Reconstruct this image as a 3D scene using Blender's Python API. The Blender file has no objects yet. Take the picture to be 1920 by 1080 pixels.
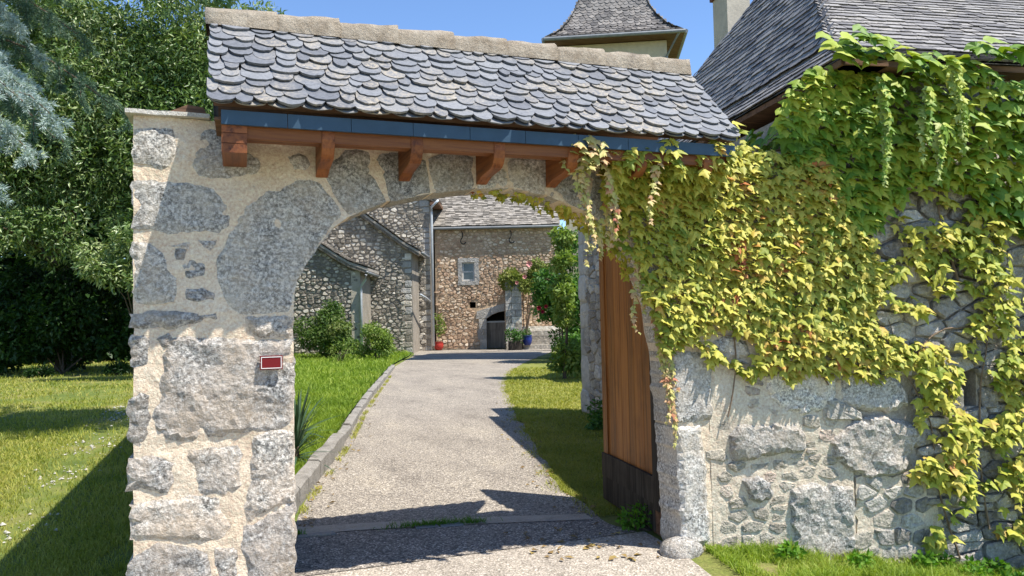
import bpy, math, random
import numpy as np
from mathutils import Vector, Matrix, noise as mnoise
from mathutils.geometry import delaunay_2d_cdt

# ------------------------------------------------------------------ camera, world, sun, exposure
scene = bpy.context.scene
COL = scene.collection
YAW, PITCH, ROLL = math.radians(20), math.radians(2.3), math.radians(1.2)
CAM = np.array([.54, -4.454, 1.62])
_r0 = np.array([math.cos(YAW), -math.sin(YAW), 0.]); _f0 = np.array([math.sin(YAW), math.cos(YAW), 0.]); _u0 = np.array([0, 0, 1.])
_f = _f0*math.cos(PITCH)+_u0*math.sin(PITCH); _u1 = _u0*math.cos(PITCH)-_f0*math.sin(PITCH)
_r = math.cos(ROLL)*_r0-math.sin(ROLL)*_u1; _u = math.sin(ROLL)*_r0+math.cos(ROLL)*_u1
cam_d = bpy.data.cameras.new('camera'); cam = bpy.data.objects.new('camera', cam_d); COL.objects.link(cam)
cam.matrix_world = Matrix(((_r[0], _u[0], -_f[0], CAM[0]), (_r[1], _u[1], -_f[1], CAM[1]), (_r[2], _u[2], -_f[2], CAM[2]), (0, 0, 0, 1)))
cam_d.sensor_width = 36; cam_d.lens = 36*1400/1920; cam_d.clip_start = .05; cam_d.clip_end = 3000
scene.camera = cam

TO_SUN = Vector((.38, -.385, 1)).normalized()
SUN_EL = math.asin(TO_SUN.z); SUN_ROT = math.atan2(TO_SUN.x, TO_SUN.y)
w = bpy.data.worlds.new('World'); scene.world = w; w.use_nodes = True
wn = w.node_tree; bg = wn.nodes['Background']
sky = wn.nodes.new('ShaderNodeTexSky'); sky.sky_type = 'NISHITA'; sky.sun_disc = False
sky.sun_elevation = SUN_EL; sky.sun_rotation = SUN_ROT
sky.air_density = .9; sky.dust_density = 0.0; sky.ozone_density = 6.5; sky.altitude = 200
wn.links.new(sky.outputs[0], bg.inputs[0]); bg.inputs[1].default_value = .13
sun_d = bpy.data.lights.new('sun', 'SUN'); sun_d.energy = 4.3; sun_d.angle = math.radians(.5); sun_d.color = (1, .95, .87)
sun = bpy.data.objects.new('sun', sun_d); COL.objects.link(sun)
sun.rotation_euler = TO_SUN.to_track_quat('Z', 'Y').to_euler(); sun.location = (10, -10, 30)
vs = scene.view_settings; vs.view_transform = 'Standard'; vs.look = 'None'; vs.exposure = .95; vs.gamma = 1; vs.use_curve_mapping = False
scene.cycles.max_bounces = 6; scene.cycles.diffuse_bounces = 3; scene.cycles.transparent_max_bounces = 4

RNG = np.random.default_rng(7); random.seed(7)

# ------------------------------------------------------------------ frames
A10 = math.radians(10); XB = 3.645                      # the wall right of the gate turns by ten degrees at x = XB
RE = np.array([math.cos(A10), -math.sin(A10), 0]); RN = np.array([math.sin(A10), math.cos(A10), 0]); RB = np.array([XB, 0, 0.])
def R2W(t, q, z): return RB+RE*t+RN*q+np.array([0, 0, z])
def Y2W(X, Y, z=0.): return np.array([CAM[0], CAM[1], 0])+_r0*X+_f0*Y+np.array([0, 0, z])
def in_view(p, m=.03):
    d = np.asarray(p)-CAM; z = d@_f
    if z < .1: return False
    x, y = (d@_r)/z, (d@_u)/z
    return abs(x) < .686*(1+m) and abs(y) < .386*(1+m)
def smooth(a, b, x):
    t = np.clip((x-a)/(b-a), 0, 1); return t*t*(3-2*t)
def rot2(v, a): return (v[0]*math.cos(a)-v[1]*math.sin(a), v[0]*math.sin(a)+v[1]*math.cos(a))
def fbm(x, y, z=0., o=3):
    return mnoise.fractal(Vector((x, y, z)), 1.0, 2.0, o)
def inpoly(x, y, P):
    c = False; n = len(P); j = n-1
    for i in range(n):
        if (P[i][1] > y) != (P[j][1] > y) and x < (P[j][0]-P[i][0])*(y-P[i][1])/(P[j][1]-P[i][1])+P[i][0]: c = not c
        j = i
    return c
def inpoly_np(X, Y, P):
    c = np.zeros(len(X), bool); n = len(P); j = n-1
    for i in range(n):
        a, b = P[i], P[j]
        if a[1] != b[1]:
            c ^= ((a[1] > Y) != (b[1] > Y)) & (X < (b[0]-a[0])*(Y-a[1])/(b[1]-a[1])+a[0])
        j = i
    return c
def edge_dist(x, y, P):
    m = 1e9; n = len(P)
    for i in range(n):
        ax, ay = P[i]; bx, by = P[(i+1) % n]
        dx, dy = bx-ax, by-ay; l = dx*dx+dy*dy
        t = 0 if l == 0 else max(0, min(1, ((x-ax)*dx+(y-ay)*dy)/l))
        m = min(m, math.hypot(x-ax-t*dx, y-ay-t*dy))
    return m
def centroid(P):
    A = cx = cy = 0.
    for i in range(len(P)):
        a, b = P[i], P[(i+1) % len(P)]; k = a[0]*b[1]-b[0]*a[1]; A += k; cx += (a[0]+b[0])*k; cy += (a[1]+b[1])*k
    if abs(A) < 1e-12: return np.mean(P, axis=0)[0], np.mean(P, axis=0)[1], 0
    return cx/(3*A), cy/(3*A), abs(A)/2

# ------------------------------------------------------------------ materials
class NT:
    def __init__(s, name):
        s.m = bpy.data.materials.new(name); s.m.use_nodes = True; s.t = s.m.node_tree
        s.out = s.t.nodes['Material Output']; s.b = s.t.nodes['Principled BSDF']
        s.b.inputs['Specular IOR Level'].default_value = .3
    def n(s, typ, ins=None, **at):
        nd = s.t.nodes.new(typ)
        for k, v in at.items(): setattr(nd, k, v)
        for k, v in (ins or {}).items(): s.set(nd.inputs[k], v)
        return nd
    def set(s, sock, v):
        if isinstance(v, bpy.types.NodeSocket): s.t.links.new(v, sock)
        elif isinstance(v, tuple) and len(v) == 3 and sock.type == 'RGBA': sock.default_value = (*v, 1)
        else: sock.default_value = v
    def pos(s): return s.n('ShaderNodeNewGeometry').outputs['Position']
    def scale(s, v, xyz): return s.n('ShaderNodeVectorMath', {0: v, 1: xyz}, operation='MULTIPLY').outputs[0]
    def noise(s, v, sc, det=3, rough=.6, col=False, dist=0.):
        o = s.n('ShaderNodeTexNoise', {'Vector': v, 'Scale': sc, 'Detail': det, 'Roughness': rough, 'Distortion': dist}); return o.outputs['Color' if col else 'Fac']
    def voro(s, v, sc, feature='F1', out='Distance', rnd=1.):
        o = s.n('ShaderNodeTexVoronoi', {'Vector': v, 'Scale': sc, 'Randomness': rnd}, feature=feature); return o.outputs[out]
    def math(s, op, a, b=0., c=None):
        nd = s.n('ShaderNodeMath', {0: a, 1: b}, operation=op)
        if c is not None: s.set(nd.inputs[2], c)
        return nd.outputs[0]
    def ramp(s, fac, stops, interp='LINEAR'):
        nd = s.n('ShaderNodeValToRGB', {'Fac': fac}); cr = nd.color_ramp; cr.interpolation = interp
        while len(cr.elements) < len(stops): cr.elements.new(.5)
        for e, (p, c) in zip(cr.elements, stops):
            e.position = p; e.color = (*c, 1) if len(c) == 3 else c
        return nd.outputs['Color']
    def r1(s, fac, a, b): return s.ramp(fac, [(a, (0, 0, 0)), (b, (1, 1, 1))])
    def mix(s, f, a, b, bt='MIX'):
        nd = s.n('ShaderNodeMix', data_type='RGBA', blend_type=bt)
        s.set(nd.inputs['Factor'], f); s.set(nd.inputs['A'], a); s.set(nd.inputs['B'], b); return nd.outputs['Result']
    def tint(s):
        a = s.n('ShaderNodeAttribute', attribute_name='tint').outputs['Fac']; r = s.n('ShaderNodeObjectInfo').outputs['Random']
        return s.math('FRACT', s.math('ADD', a, r))
    def bump(s, h, st, dist=.02, prev=None):
        nd = s.n('ShaderNodeBump', {'Height': h, 'Strength': st, 'Distance': dist})
        if prev is not None: s.set(nd.inputs['Normal'], prev)
        return nd.outputs[0]
    def fin(s, col, rough=.85, nrm=None, **kw):
        s.set(s.b.inputs['Base Color'], col); s.set(s.b.inputs['Roughness'], rough)
        if nrm is not None: s.set(s.b.inputs['Normal'], nrm)
        for k, v in kw.items(): s.set(s.b.inputs[k], v)
        return s.m

def m_granite(name, light=1., warm=.0, rough_amp=1., fine=1.):
    k = NT(name); P = k.pos(); t = k.tint()
    sp = k.noise(P, 62*fine, 3, .8)
    c = k.ramp(sp, [(.36, (.045, .044, .04)), (.46, (.175, .17, .16)), (.54, (.31, .30, .28)), (.64, (.53, .51, .47))])
    big = k.noise(P, 5, 4, .65)
    c = k.mix(k.r1(big, .35, .68), c, k.mix(.6+warm*.8, c, (.40+warm*.1, .36, .29)))
    brn = k.noise(P, 2.3, 5, .7)
    c = k.mix(k.math('MULTIPLY', k.r1(brn, .5, .72), .55+warm), c, (.30, .235, .165))
    lich = k.math('MULTIPLY', k.r1(k.noise(P, 22, 4, .7), .60, .68), .45)
    c = k.mix(lich, c, (.58, .57, .53))
    c = k.mix(k.math('MULTIPLY', k.r1(k.noise(P, 11, 5, .8), .58, .72), .55), c, (.06, .06, .055))
    br = k.ramp(t, [(0, (.62*light,)*3), (.5, (.82*light,)*3), (1, (1.05*light, 1.02*light, .97*light))])
    c = k.mix(1., c, br, 'MULTIPLY')
    n = k.bump(k.noise(P, 26, 6, .7), .8*rough_amp, .03)
    n = k.bump(sp, .5, .006, n)
    return k.fin(c, .9, n)
def m_rubble(name, stops, joint_bump=1., speck=.35, sc=30):
    k = NT(name); P = k.pos(); t = k.tint()
    c = k.ramp(t, stops)
    n1 = k.noise(P, sc, 5, .7); n2 = k.noise(P, 3, 4, .65)
    c = k.mix(speck*1.4, c, k.ramp(n1, [(.3, (.03, .03, .03)), (.5, (.5, .49, .47)), (.7, (.98, .95, .9))]), 'OVERLAY')
    c = k.mix(k.math('MULTIPLY', k.r1(n2, .48, .7), .5), c, k.mix(1., c, (.42, .40, .38), 'MULTIPLY'))
    c = k.mix(k.math('MULTIPLY', k.r1(k.noise(P, 9, 4, .7), .6, .7), .5), c, (.6, .57, .5))
    n = k.bump(k.noise(P, sc*.4, 4, .6), 1.*joint_bump, .06); n = k.bump(n1, .8*joint_bump, .03, n)
    return k.fin(c, .92, n)
def m_mortar(name, a, b, dark, sc=1.):
    k = NT(name); P = k.pos()
    n1 = k.noise(P, 3.2*sc, 5, .65); n2 = k.noise(P, 60*sc, 4, .75)
    c = k.mix(k.r1(n1, .35, .65), a, b)
    c = k.mix(k.math('MULTIPLY', k.r1(k.noise(P, 1.7*sc, 6, .7), .55, .72), .6), c, dark)
    c = k.mix(.45, c, k.ramp(n2, [(.3, (.12, .12, .12)), (.5, (.5, .5, .5)), (.7, (.9, .9, .9))]), 'OVERLAY')
    n = k.bump(k.noise(P, 14*sc, 5, .7), .7, .03); n = k.bump(n2, .6, .008, n)
    return k.fin(c, .95, n)
def m_slate(name, stops, lich=.5, lcol=(.40, .37, .32), spec=.5):
    k = NT(name); P = k.pos(); t = k.tint()
    c = k.ramp(t, stops)
    n1 = k.noise(P, 45, 5, .75); big = k.noise(P, 3.0, 3, .6)
    own = k.math('FRACT', k.math('MULTIPLY', t, 7.31))
    lf = k.math('ADD', k.math('MULTIPLY', big, .9), k.math('MULTIPLY', own, .30))
    lm = k.math('MULTIPLY', k.r1(lf, .55, .85), k.r1(n1, .40, .58))
    c = k.mix(k.math('MULTIPLY', lm, lich*1.6), c, lcol)
    wm = k.math('MULTIPLY', k.r1(k.noise(P, 40, 4, .75), .60, .68), k.math('MULTIPLY', k.r1(lf, .5, .95), .6))
    c = k.mix(k.math('MULTIPLY', wm, lich*1.3), c, (.62, .61, .56))
    c = k.mix(.35, c, k.ramp(n1, [(.25, (.1,)*3), (.5, (.5,)*3), (.75, (.9,)*3)]), 'OVERLAY')
    n = k.bump(n1, .35, .008)
    return k.fin(c, k.ramp(n1, [(.3, (.42,)*3), (.7, (.75,)*3)]), n, **{'Specular IOR Level': spec})
def m_plain(name, c, rough=.6, var=.25, sc=12., bump=.2, **kw):
    k = NT(name); P = k.pos(); n1 = k.noise(P, sc, 5, .65)
    d = tuple(x*(1-var) for x in c); l = tuple(min(1, x*(1+var)) for x in c)
    c = k.ramp(n1, [(.3, d), (.7, l)])
    c = k.mix(k.math('MULTIPLY', k.r1(k.noise(P, sc*.17, 4, .7), .55, .75), var), c, tuple(x*.5 for x in d))
    return k.fin(c, rough, k.bump(k.noise(P, sc*4, 3, .7), bump, .01), **kw)
def m_wood(name, a, b, dark, axis=2, sc=1., rough=.5):
    k = NT(name); P = k.pos(); t = k.tint()
    s = [26*sc]*3; s[axis] = 1.3*sc
    V = k.n('ShaderNodeVectorMath', {0: k.scale(P, tuple(s)), 1: k.n('ShaderNodeCombineXYZ', {0: k.math('MULTIPLY', t, 37.)}).outputs[0]}, operation='ADD').outputs[0]
    g = k.noise(V, 1., 5, .7, dist=.6)
    c = k.ramp(g, [(.3, dark), (.45, a), (.62, b), (.75, a)])
    c = k.mix(k.math('MULTIPLY', k.r1(k.noise(P, 1.8, 4, .7), .52, .7), .5), c, dark)
    c = k.mix(1., c, k.ramp(t, [(0, (.75,)*3), (1, (1.1,)*3)]), 'MULTIPLY')
    return k.fin(c, rough, k.bump(g, .35, .01))
def m_leaf(name, stops, clump=1.4, back=None, rough=.58, trans=.35, mixn=.55):
    k = NT(name); P = k.pos(); t = k.tint()
    f = k.math('ADD', k.math('MULTIPLY', t, 1-mixn), k.math('MULTIPLY', k.r1(k.noise(P, clump, 3, .6), .3, .7), mixn))
    c = k.ramp(f, stops)
    k.fin(c, rough)
    k.b.inputs['Specular IOR Level'].default_value = .35
    tr = k.n('ShaderNodeBsdfTranslucent', {'Color': k.mix(1., c, (1.1, 1.15, .55), 'MULTIPLY')})
    mx = k.n('ShaderNodeMixShader', {0: trans, 1: k.b.outputs[0], 2: tr.outputs[0]})
    k.t.links.new(mx.outputs[0], k.out.inputs[0]); return k.m

M = {}
M['granite'] = m_granite('granite', 1.6, .05)
M['granite_dressed'] = m_granite('granite_dressed', 1.95, .12, .7, .9)
M['granite_warm'] = m_granite('granite_warm', 1.75, .3, 1.5, .8)
M['granite_rough'] = m_granite('granite_rough', 1.85, .2, 1.6, .75)
M['mortar'] = m_mortar('mortar', (.60, .475, .335), (.68, .57, .43), (.46, .32, .20))
M['mortar_wall'] = m_mortar('mortar_wall', (.56, .465, .345), (.65, .56, .43), (.26, .21, .155))
M['mortar_dark'] = m_mortar('mortar_dark', (.33, .29, .235), (.43, .385, .315), (.12, .10, .08))
M['mortar_far'] = m_mortar('mortar_far', (.24, .21, .17), (.32, .28, .23), (.11, .095, .08), .4)
M['mortar_tan'] = m_mortar('mortar_tan', (.46, .34, .22), (.52, .39, .27), (.28, .19, .125), .4)
M['rubble_wall'] = m_rubble('rubble_wall', [(0, (.25, .225, .195)), (.35, (.37, .345, .305)), (.7, (.48, .45, .395)), (1, (.58, .54, .47))])
M['rubble_small'] = m_rubble('rubble_small', [(0, (.38, .335, .27)), (.4, (.48, .43, .35)), (.8, (.58, .515, .42)), (1, (.54, .42, .34))])
M['rubble_far'] = m_rubble('rubble_far', [(0, (.20, .18, .15)), (.4, (.36, .325, .275)), (.75, (.52, .475, .40)), (1, (.74, .69, .60))], sc=9)
M['rubble_tan'] = m_rubble('rubble_tan', [(0, (.40, .27, .185)), (.35, (.56, .395, .27)), (.7, (.68, .515, .37)), (1, (.78, .65, .51))], sc=9, speck=.25)
M['dressed'] = m_rubble('dressed', [(0, (.34, .33, .31)), (1, (.48, .46, .42))], sc=12, speck=.2)
M['slate'] = m_slate('slate', [(0, (.125, .131, .145)), (.5, (.165, .172, .186)), (1, (.21, .215, .224))], .75, (.30, .262, .205), .3)
M['slate_old'] = m_slate('slate_old', [(0, (.075, .07, .068)), (.5, (.135, .125, .118)), (1, (.21, .195, .18))], .45, (.33, .29, .25), .3)
M['slate_house'] = m_slate('slate_house', [(0, (.10, .095, .095)), (.5, (.18, .17, .165)), (1, (.28, .265, .25))], .5, (.36, .33, .29), .35)
M['slate_barn'] = m_slate('slate_barn', [(0, (.11, .10, .085)), (.5, (.21, .19, .165)), (1, (.34, .31, .27))], .4, (.45, .40, .33), .2)
M['ridge'] = m_mortar('ridge_cement', (.25, .20, .145), (.40, .345, .27), (.08, .062, .047), 2.6)
M['cap'] = m_mortar('cap_stone', (.46, .43, .37), (.6, .57, .5), (.2, .17, .14), 2)
M['wood'] = m_wood('varnished_wood', (.28, .095, .017), (.39, .15, .03), (.085, .026, .006), 2)
M['wood_x'] = m_wood('varnished_beam', (.20, .065, .015), (.28, .10, .022), (.07, .02, .007), 0)
M['wood_corbel'] = m_wood('stained_brackets', (.19, .058, .016), (.27, .09, .024), (.06, .018, .007), 1)
M['wood_dark'] = m_wood('weathered_wood', (.035, .028, .022), (.085, .07, .055), (.012, .01, .008), 2, rough=.85)
M['wood_brown'] = m_wood('brown_wood', (.13, .07, .04), (.2, .11, .065), (.05, .028, .018), 0, rough=.8)
M['wood_grey'] = m_wood('grey_wood', (.17, .145, .115), (.26, .225, .18), (.07, .055, .045), 2, .5, rough=.85)
M['zinc_blue'] = m_plain('blue_grey_fascia', (.032, .066, .105), .45, .18, 5, .1)
M['zinc'] = m_plain('zinc', (.20, .21, .215), .5, .2, 3, .05, Metallic=.2)
M['zinc_pale'] = m_plain('pale_zinc', (.50, .53, .56), .4, .12, 3, .05, Metallic=.2)
M['render'] = m_plain('cream_render', (.50, .43, .30), .9, .12, 5, .3)
M['render_grey'] = m_plain('grey_render', (.46, .41, .32), .9, .15, 5, .4)
M['brick_red'] = m_plain('red_brick', (.16, .075, .05), .9, .25, 18, .4)
M['red'] = m_plain('red_enamel', (.15, .004, .008), .25, .05, 3, .0)
M['white'] = m_plain('white_enamel', (.75, .70, .66), .35, .05, 3, .0)
M['red_pot'] = m_plain('red_pot', (.38, .035, .025), .4, .15, 8, .1)
M['blue_pot'] = m_plain('blue_pot', (.015, .03, .16), .25, .2, 8, .1)
M['iron'] = m_plain('iron', (.03, .027, .025), .6, .2, 8, .2)
M['bark'] = m_plain('bark', (.11, .08, .055), .95, .4, 9, .8)
M['stem'] = m_plain('vine_stem', (.20, .14, .09), .9, .35, 30, .4)
M['glass'] = NT('glass').fin((.03, .035, .04), .08, None, **{'Specular IOR Level': .8})
M['win_frame'] = m_plain('window_paint', (.50, .50, .48), .6, .15, 8, .1)
M['dark'] = m_plain('dark_hollow', (.02, .018, .015), .95, .2, 8, .1)  # near-black tone that stands in for shade in hollows
M['kerb'] = m_mortar('kerb_stone', (.21, .195, .17), (.31, .29, .26), (.07, .065, .055), 2)
M['dirt'] = m_mortar('dirt', (.12, .09, .06), (.17, .13, .09), (.07, .05, .035), 2)

M['ivy_gate'] = m_leaf('ivy_yellow', [(0, (.09, .17, .02)), (.22, (.24, .28, .03)), (.42, (.40, .38, .05)), (.70, (.50, .46, .07)), (.83, (.52, .37, .07)), (.92, (.44, .15, .04)), (1, (.32, .07, .035))], 2.2, trans=.18, mixn=.35)
M['ivy_low'] = m_leaf('ivy_lime', [(0, (.13, .21, .02)), (.3, (.33, .36, .04)), (.65, (.48, .45, .06)), (.86, (.52, .40, .08)), (.95, (.5, .2, .07)), (1, (.4, .1, .05))], 1.8, trans=.18, mixn=.35)
M['ivy_green'] = m_leaf('ivy_green', [(0, (.05, .125, .012)), (.3, (.14, .26, .022)), (.65, (.32, .40, .04)), (1, (.54, .52, .08))], 1.6, trans=.25, mixn=.35)
M['ivy_red'] = m_leaf('ivy_dark', [(0, (.04, .07, .012)), (.6, (.08, .10, .02)), (1, (.14, .035, .02))], 3)
M['strand'] = m_leaf('strand_leaves', [(0, (.26, .28, .06)), (.4, (.48, .45, .14)), (.7, (.55, .38, .18)), (.9, (.48, .18, .10)), (1, (.36, .08, .06))], 5, trans=.2, mixn=.4)
M['strand_green'] = m_leaf('pale_strand_leaves', [(0, (.14, .22, .04)), (.5, (.30, .38, .09)), (1, (.46, .48, .16))], 4, trans=.2)
M['tree'] = m_leaf('tree_leaves', [(0, (.030, .075, .012)), (.4, (.09, .16, .035)), (.68, (.22, .30, .10)), (.88, (.40, .46, .22)), (1, (.55, .58, .36))], .5, rough=.36, trans=.22, mixn=.3)  # palest and darkest stops paint sun highlights and shaded gaps into the leaves
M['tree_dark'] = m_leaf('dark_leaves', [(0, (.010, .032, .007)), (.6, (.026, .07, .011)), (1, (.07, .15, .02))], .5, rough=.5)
M['fern'] = m_leaf('bright_leaves', [(0, (.05, .13, .01)), (.6, (.10, .24, .015)), (1, (.20, .34, .03))], .8)
M['cedar'] = m_leaf('cedar_needles', [(0, (.20, .27, .25)), (.5, (.34, .425, .405)), (1, (.52, .60, .57))], 2, trans=.15)
M['conifer'] = m_leaf('conifer_needles', [(0, (.03, .07, .05)), (.5, (.09, .16, .10)), (1, (.25, .34, .22))], 1, trans=.15)
M['bush'] = m_leaf('bush_leaves', [(0, (.03, .08, .015)), (.45, (.08, .15, .03)), (.8, (.20, .25, .07)), (1, (.42, .42, .20))], 1.2)
M['bush_pale'] = m_leaf('pale_bush_leaves', [(0, (.08, .15, .02)), (.5, (.19, .28, .05)), (1, (.42, .44, .14))], 1.5)
M['rose'] = m_leaf('rose_leaves', [(0, (.08, .13, .02)), (.5, (.20, .25, .05)), (1, (.40, .38, .12))], 1.5)
M['shrub_deep'] = m_leaf('deep_green_leaves', [(0, (.02, .07, .012)), (.5, (.05, .14, .02)), (.85, (.13, .26, .04)), (1, (.25, .36, .08))], 1.)
M['yucca'] = m_leaf('yucca_leaves', [(0, (.02, .05, .022)), (.6, (.045, .09, .045)), (1, (.12, .17, .10))], 3, trans=.1)
M['petal_red'] = m_plain('red_petals', (.24, .012, .03), .6, .3, 8, .1)
M['petal_pink'] = m_plain('pink_petals', (.65, .30, .28), .6, .2, 8, .1)
M['grass_in'] = m_leaf('lush_grass', [(0, (.10, .18, .014)), (.45, (.22, .32, .03)), (.8, (.33, .41, .055)), (1, (.46, .45, .13))], .8, trans=.4)
M['grass_out'] = m_leaf('lawn_grass', [(0, (.11, .17, .015)), (.3, (.27, .31, .04)), (.65, (.42, .40, .09)), (1, (.54, .45, .20))], .5, trans=.4, mixn=.6)
M['grass_dry'] = m_leaf('dry_grass', [(0, (.16, .20, .02)), (.5, (.34, .35, .06)), (1, (.48, .43, .12))], 1.2, trans=.4)

def m_ground(name, stops, sc=.8, fine=40):
    k = NT(name); P = k.pos()
    c = k.ramp(k.noise(P, sc, 6, .68), stops)
    f = k.noise(P, fine, 4, .75)
    c = k.mix(.6, c, k.ramp(f, [(.25, (.1,)*3), (.5, (.5,)*3), (.75, (.9,)*3)]), 'OVERLAY')
    return k.fin(c, .95, k.bump(f, .6, .03))
M['ground'] = m_ground('ground', [(.3, (.055, .09, .015)), (.48, (.13, .165, .03)), (.62, (.21, .20, .06)), (.75, (.24, .18, .11))])
M['lawn'] = m_ground('lawn', [(.3, (.05, .11, .012)), (.6, (.10, .18, .02)), (.8, (.16, .20, .05))], 1.2)
M['verge'] = m_ground('verge', [(.3, (.09, .12, .02)), (.55, (.20, .21, .045)), (.8, (.25, .21, .10))], 1.5)
def m_drive(name, dark, mid, light, warm, sc=80):
    k = NT(name); P = k.pos()
    v = k.n('ShaderNodeTexVoronoi', {'Vector': P, 'Scale': sc, 'Randomness': 1.}, feature='F1')
    rnd = k.n('ShaderNodeSeparateColor', {0: v.outputs['Color']}).outputs[0]
    c = k.ramp(rnd, [(0, dark), (.25, mid), (.55, light), (.85, warm), (1, (.72, .66, .58))])
    c = k.mix(k.r1(v.outputs['Distance'], .40, .95), c, dark)
    c = k.mix(.4, c, k.ramp(k.noise(P, 30, 4, .8), [(.32, (.15,)*3), (.5, (.5,)*3), (.68, (.9,)*3)]), 'OVERLAY')
    big = k.noise(k.scale(P, (1, .35, 1)), 1.3, 6, .72)
    c = k.mix(1., c, k.ramp(big, [(.28, (.58, .56, .54)), (.45, (.88, .86, .84)), (.56, (1, .98, .95)), (.72, (1.14, 1.1, 1.02))]), 'MULTIPLY')
    return k.fin(c, .85, k.bump(v.outputs['Distance'], .8, .008))
M['drive'] = m_drive('drive_aggregate', (.13, .117, .10), (.235, .208, .178), (.385, .35, .30), (.42, .37, .30))
M['asphalt'] = m_drive('apron_aggregate', (.10, .09, .08), (.19, .17, .15), (.33, .30, .26), (.38, .33, .28))
M['forecourt'] = m_drive('forecourt', (.25, .22, .18), (.36, .32, .265), (.46, .415, .35), (.50, .44, .37))  # pale gravel, lightened so it bounces light onto the shaded gate front
M['strip'] = m_mortar('concrete_strip', (.42, .36, .29), (.50, .44, .36), (.22, .18, .14), 3)
M['gravel'] = m_plain('white_gravel', (.44, .415, .36), .9, .3, 20, .4)

# ------------------------------------------------------------------ mesh helpers
def new_mesh(name, verts, faces, mat=None, tint=None, smooth_=False):
    me = bpy.data.meshes.new(name)
    me.from_pydata([tuple(map(float, v)) for v in verts], [], [tuple(map(int, f)) for f in faces])
    if tint is not None:
        a = me.attributes.new('tint', 'FLOAT', 'POINT')
        a.data.foreach_set('value', np.full(len(verts), tint, dtype=np.float32) if np.isscalar(tint) else np.asarray(tint, dtype=np.float32))
    if mat is not None: me.materials.append(mat)
    if smooth_: me.polygons.foreach_set('use_smooth', [True]*len(me.polygons))
    return me
def np_mesh(name, V, F, mat, tint=None, smooth_=False):
    V = np.asarray(V, dtype=np.float32); F = np.asarray(F, dtype=np.int32); n, k = F.shape
    me = bpy.data.meshes.new(name)
    me.vertices.add(len(V)); me.vertices.foreach_set('co', V.ravel())
    me.loops.add(n*k); me.loops.foreach_set('vertex_index', F.ravel())
    me.polygons.add(n); me.polygons.foreach_set('loop_start', np.arange(0, n*k, k, dtype=np.int32))
    try: me.polygons.foreach_set('loop_total', np.full(n, k, dtype=np.int32))
    except Exception: pass
    if tint is not None:
        a = me.attributes.new('tint', 'FLOAT', 'POINT'); a.data.foreach_set('value', np.asarray(tint, dtype=np.float32))
    me.materials.append(mat); me.update(calc_edges=True)
    if smooth_: me.polygons.foreach_set('use_smooth', np.ones(n, dtype=bool))
    return me
def link(name, me, parent=None, loc=(0, 0, 0), kind=None, label=None, cat=None, group=None):
    o = bpy.data.objects.new(name, me); COL.objects.link(o); o.location = loc
    if parent is not None: o.parent = parent
    if kind: o['kind'] = kind
    if label: o['label'] = label
    if cat: o['category'] = cat
    if group: o['group'] = group
    return o
def thing(name, label, cat, loc=(0, 0, 0), rz=0., group=None):
    o = link(name, None, None, tuple(map(float, loc)), None, label, cat, group); o.rotation_euler = (0, 0, rz); return o
class MB:                                               # collects simple shapes into one mesh
    def __init__(s): s.v = []; s.f = []; s.t = []
    def add(s, V, F, tint=0.):
        o = len(s.v); s.v += [tuple(map(float, p)) for p in V]; s.f += [tuple(int(i)+o for i in f) for f in F]; s.t += [tint]*len(V); return s
    def box(s, x0, x1, y0, y1, z0, z1, tint=0.):
        V = [(x, y, z) for x in (x0, x1) for y in (y0, y1) for z in (z0, z1)]
        return s.add(V, [(0, 1, 3, 2), (4, 6, 7, 5), (0, 4, 5, 1), (2, 3, 7, 6), (0, 2, 6, 4), (1, 5, 7, 3)], tint)
    def prism(s, P, d0, d1, ax='y', tint=0.):           # polygon in the two other axes, extruded along ax
        n = len(P)
        def pt(a, b, d): return {'y': (a, d, b), 'x': (d, a, b), 'z': (a, b, d)}[ax]
        V = [pt(a, b, d0) for a, b in P]+[pt(a, b, d1) for a, b in P]
        F = [tuple(range(n)), tuple(range(2*n-1, n-1, -1))]+[(i, i+n, (i+1) % n+n, (i+1) % n) for i in range(n)]
        return s.add(V, F, tint)
    def tube(s, path, rad, sides=6, tint=0., caps=True):
        P = [np.asarray(p, float) for p in path]; n = len(P); R = rad if hasattr(rad, '__len__') else [rad]*n
        V = []; F = []
        for i in range(n):
            d = P[min(i+1, n-1)]-P[max(i-1, 0)]; d = d/(np.linalg.norm(d)+1e-9)
            a = np.cross(d, (0, 0, 1.) if abs(d[2]) < .9 else (1., 0, 0)); a /= np.linalg.norm(a); b = np.cross(d, a)
            V += [P[i]+R[i]*(math.cos(2*math.pi*k/sides)*a+math.sin(2*math.pi*k/sides)*b) for k in range(sides)]
        for i in range(n-1):
            for k in range(sides): F.append((i*sides+k, i*sides+(k+1) % sides, (i+1)*sides+(k+1) % sides, (i+1)*sides+k))
        if caps: F += [tuple(range(sides))[::-1], tuple((n-1)*sides+k for k in range(sides))]
        return s.add(V, F, tint)
    def lathe(s, prof, c=(0, 0, 0), sides=14):
        V = []; F = []; n = len(prof)
        for r, z in prof: V += [(c[0]+r*math.cos(2*math.pi*k/sides), c[1]+r*math.sin(2*math.pi*k/sides), c[2]+z) for k in range(sides)]
        for i in range(n-1):
            for k in range(sides): F.append((i*sides+k, i*sides+(k+1) % sides, (i+1)*sides+(k+1) % sides, (i+1)*sides+k))
        F += [tuple(range(sides))[::-1], tuple((n-1)*sides+k for k in range(sides))]
        return s.add(V, F)
    def build(s, name, mat, parent=None, smooth_=False, **kw):
        me = new_mesh(name, s.v, s.f, mat, s.t, smooth_)
        me.validate(); return link(name, me, parent, **kw)

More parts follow.
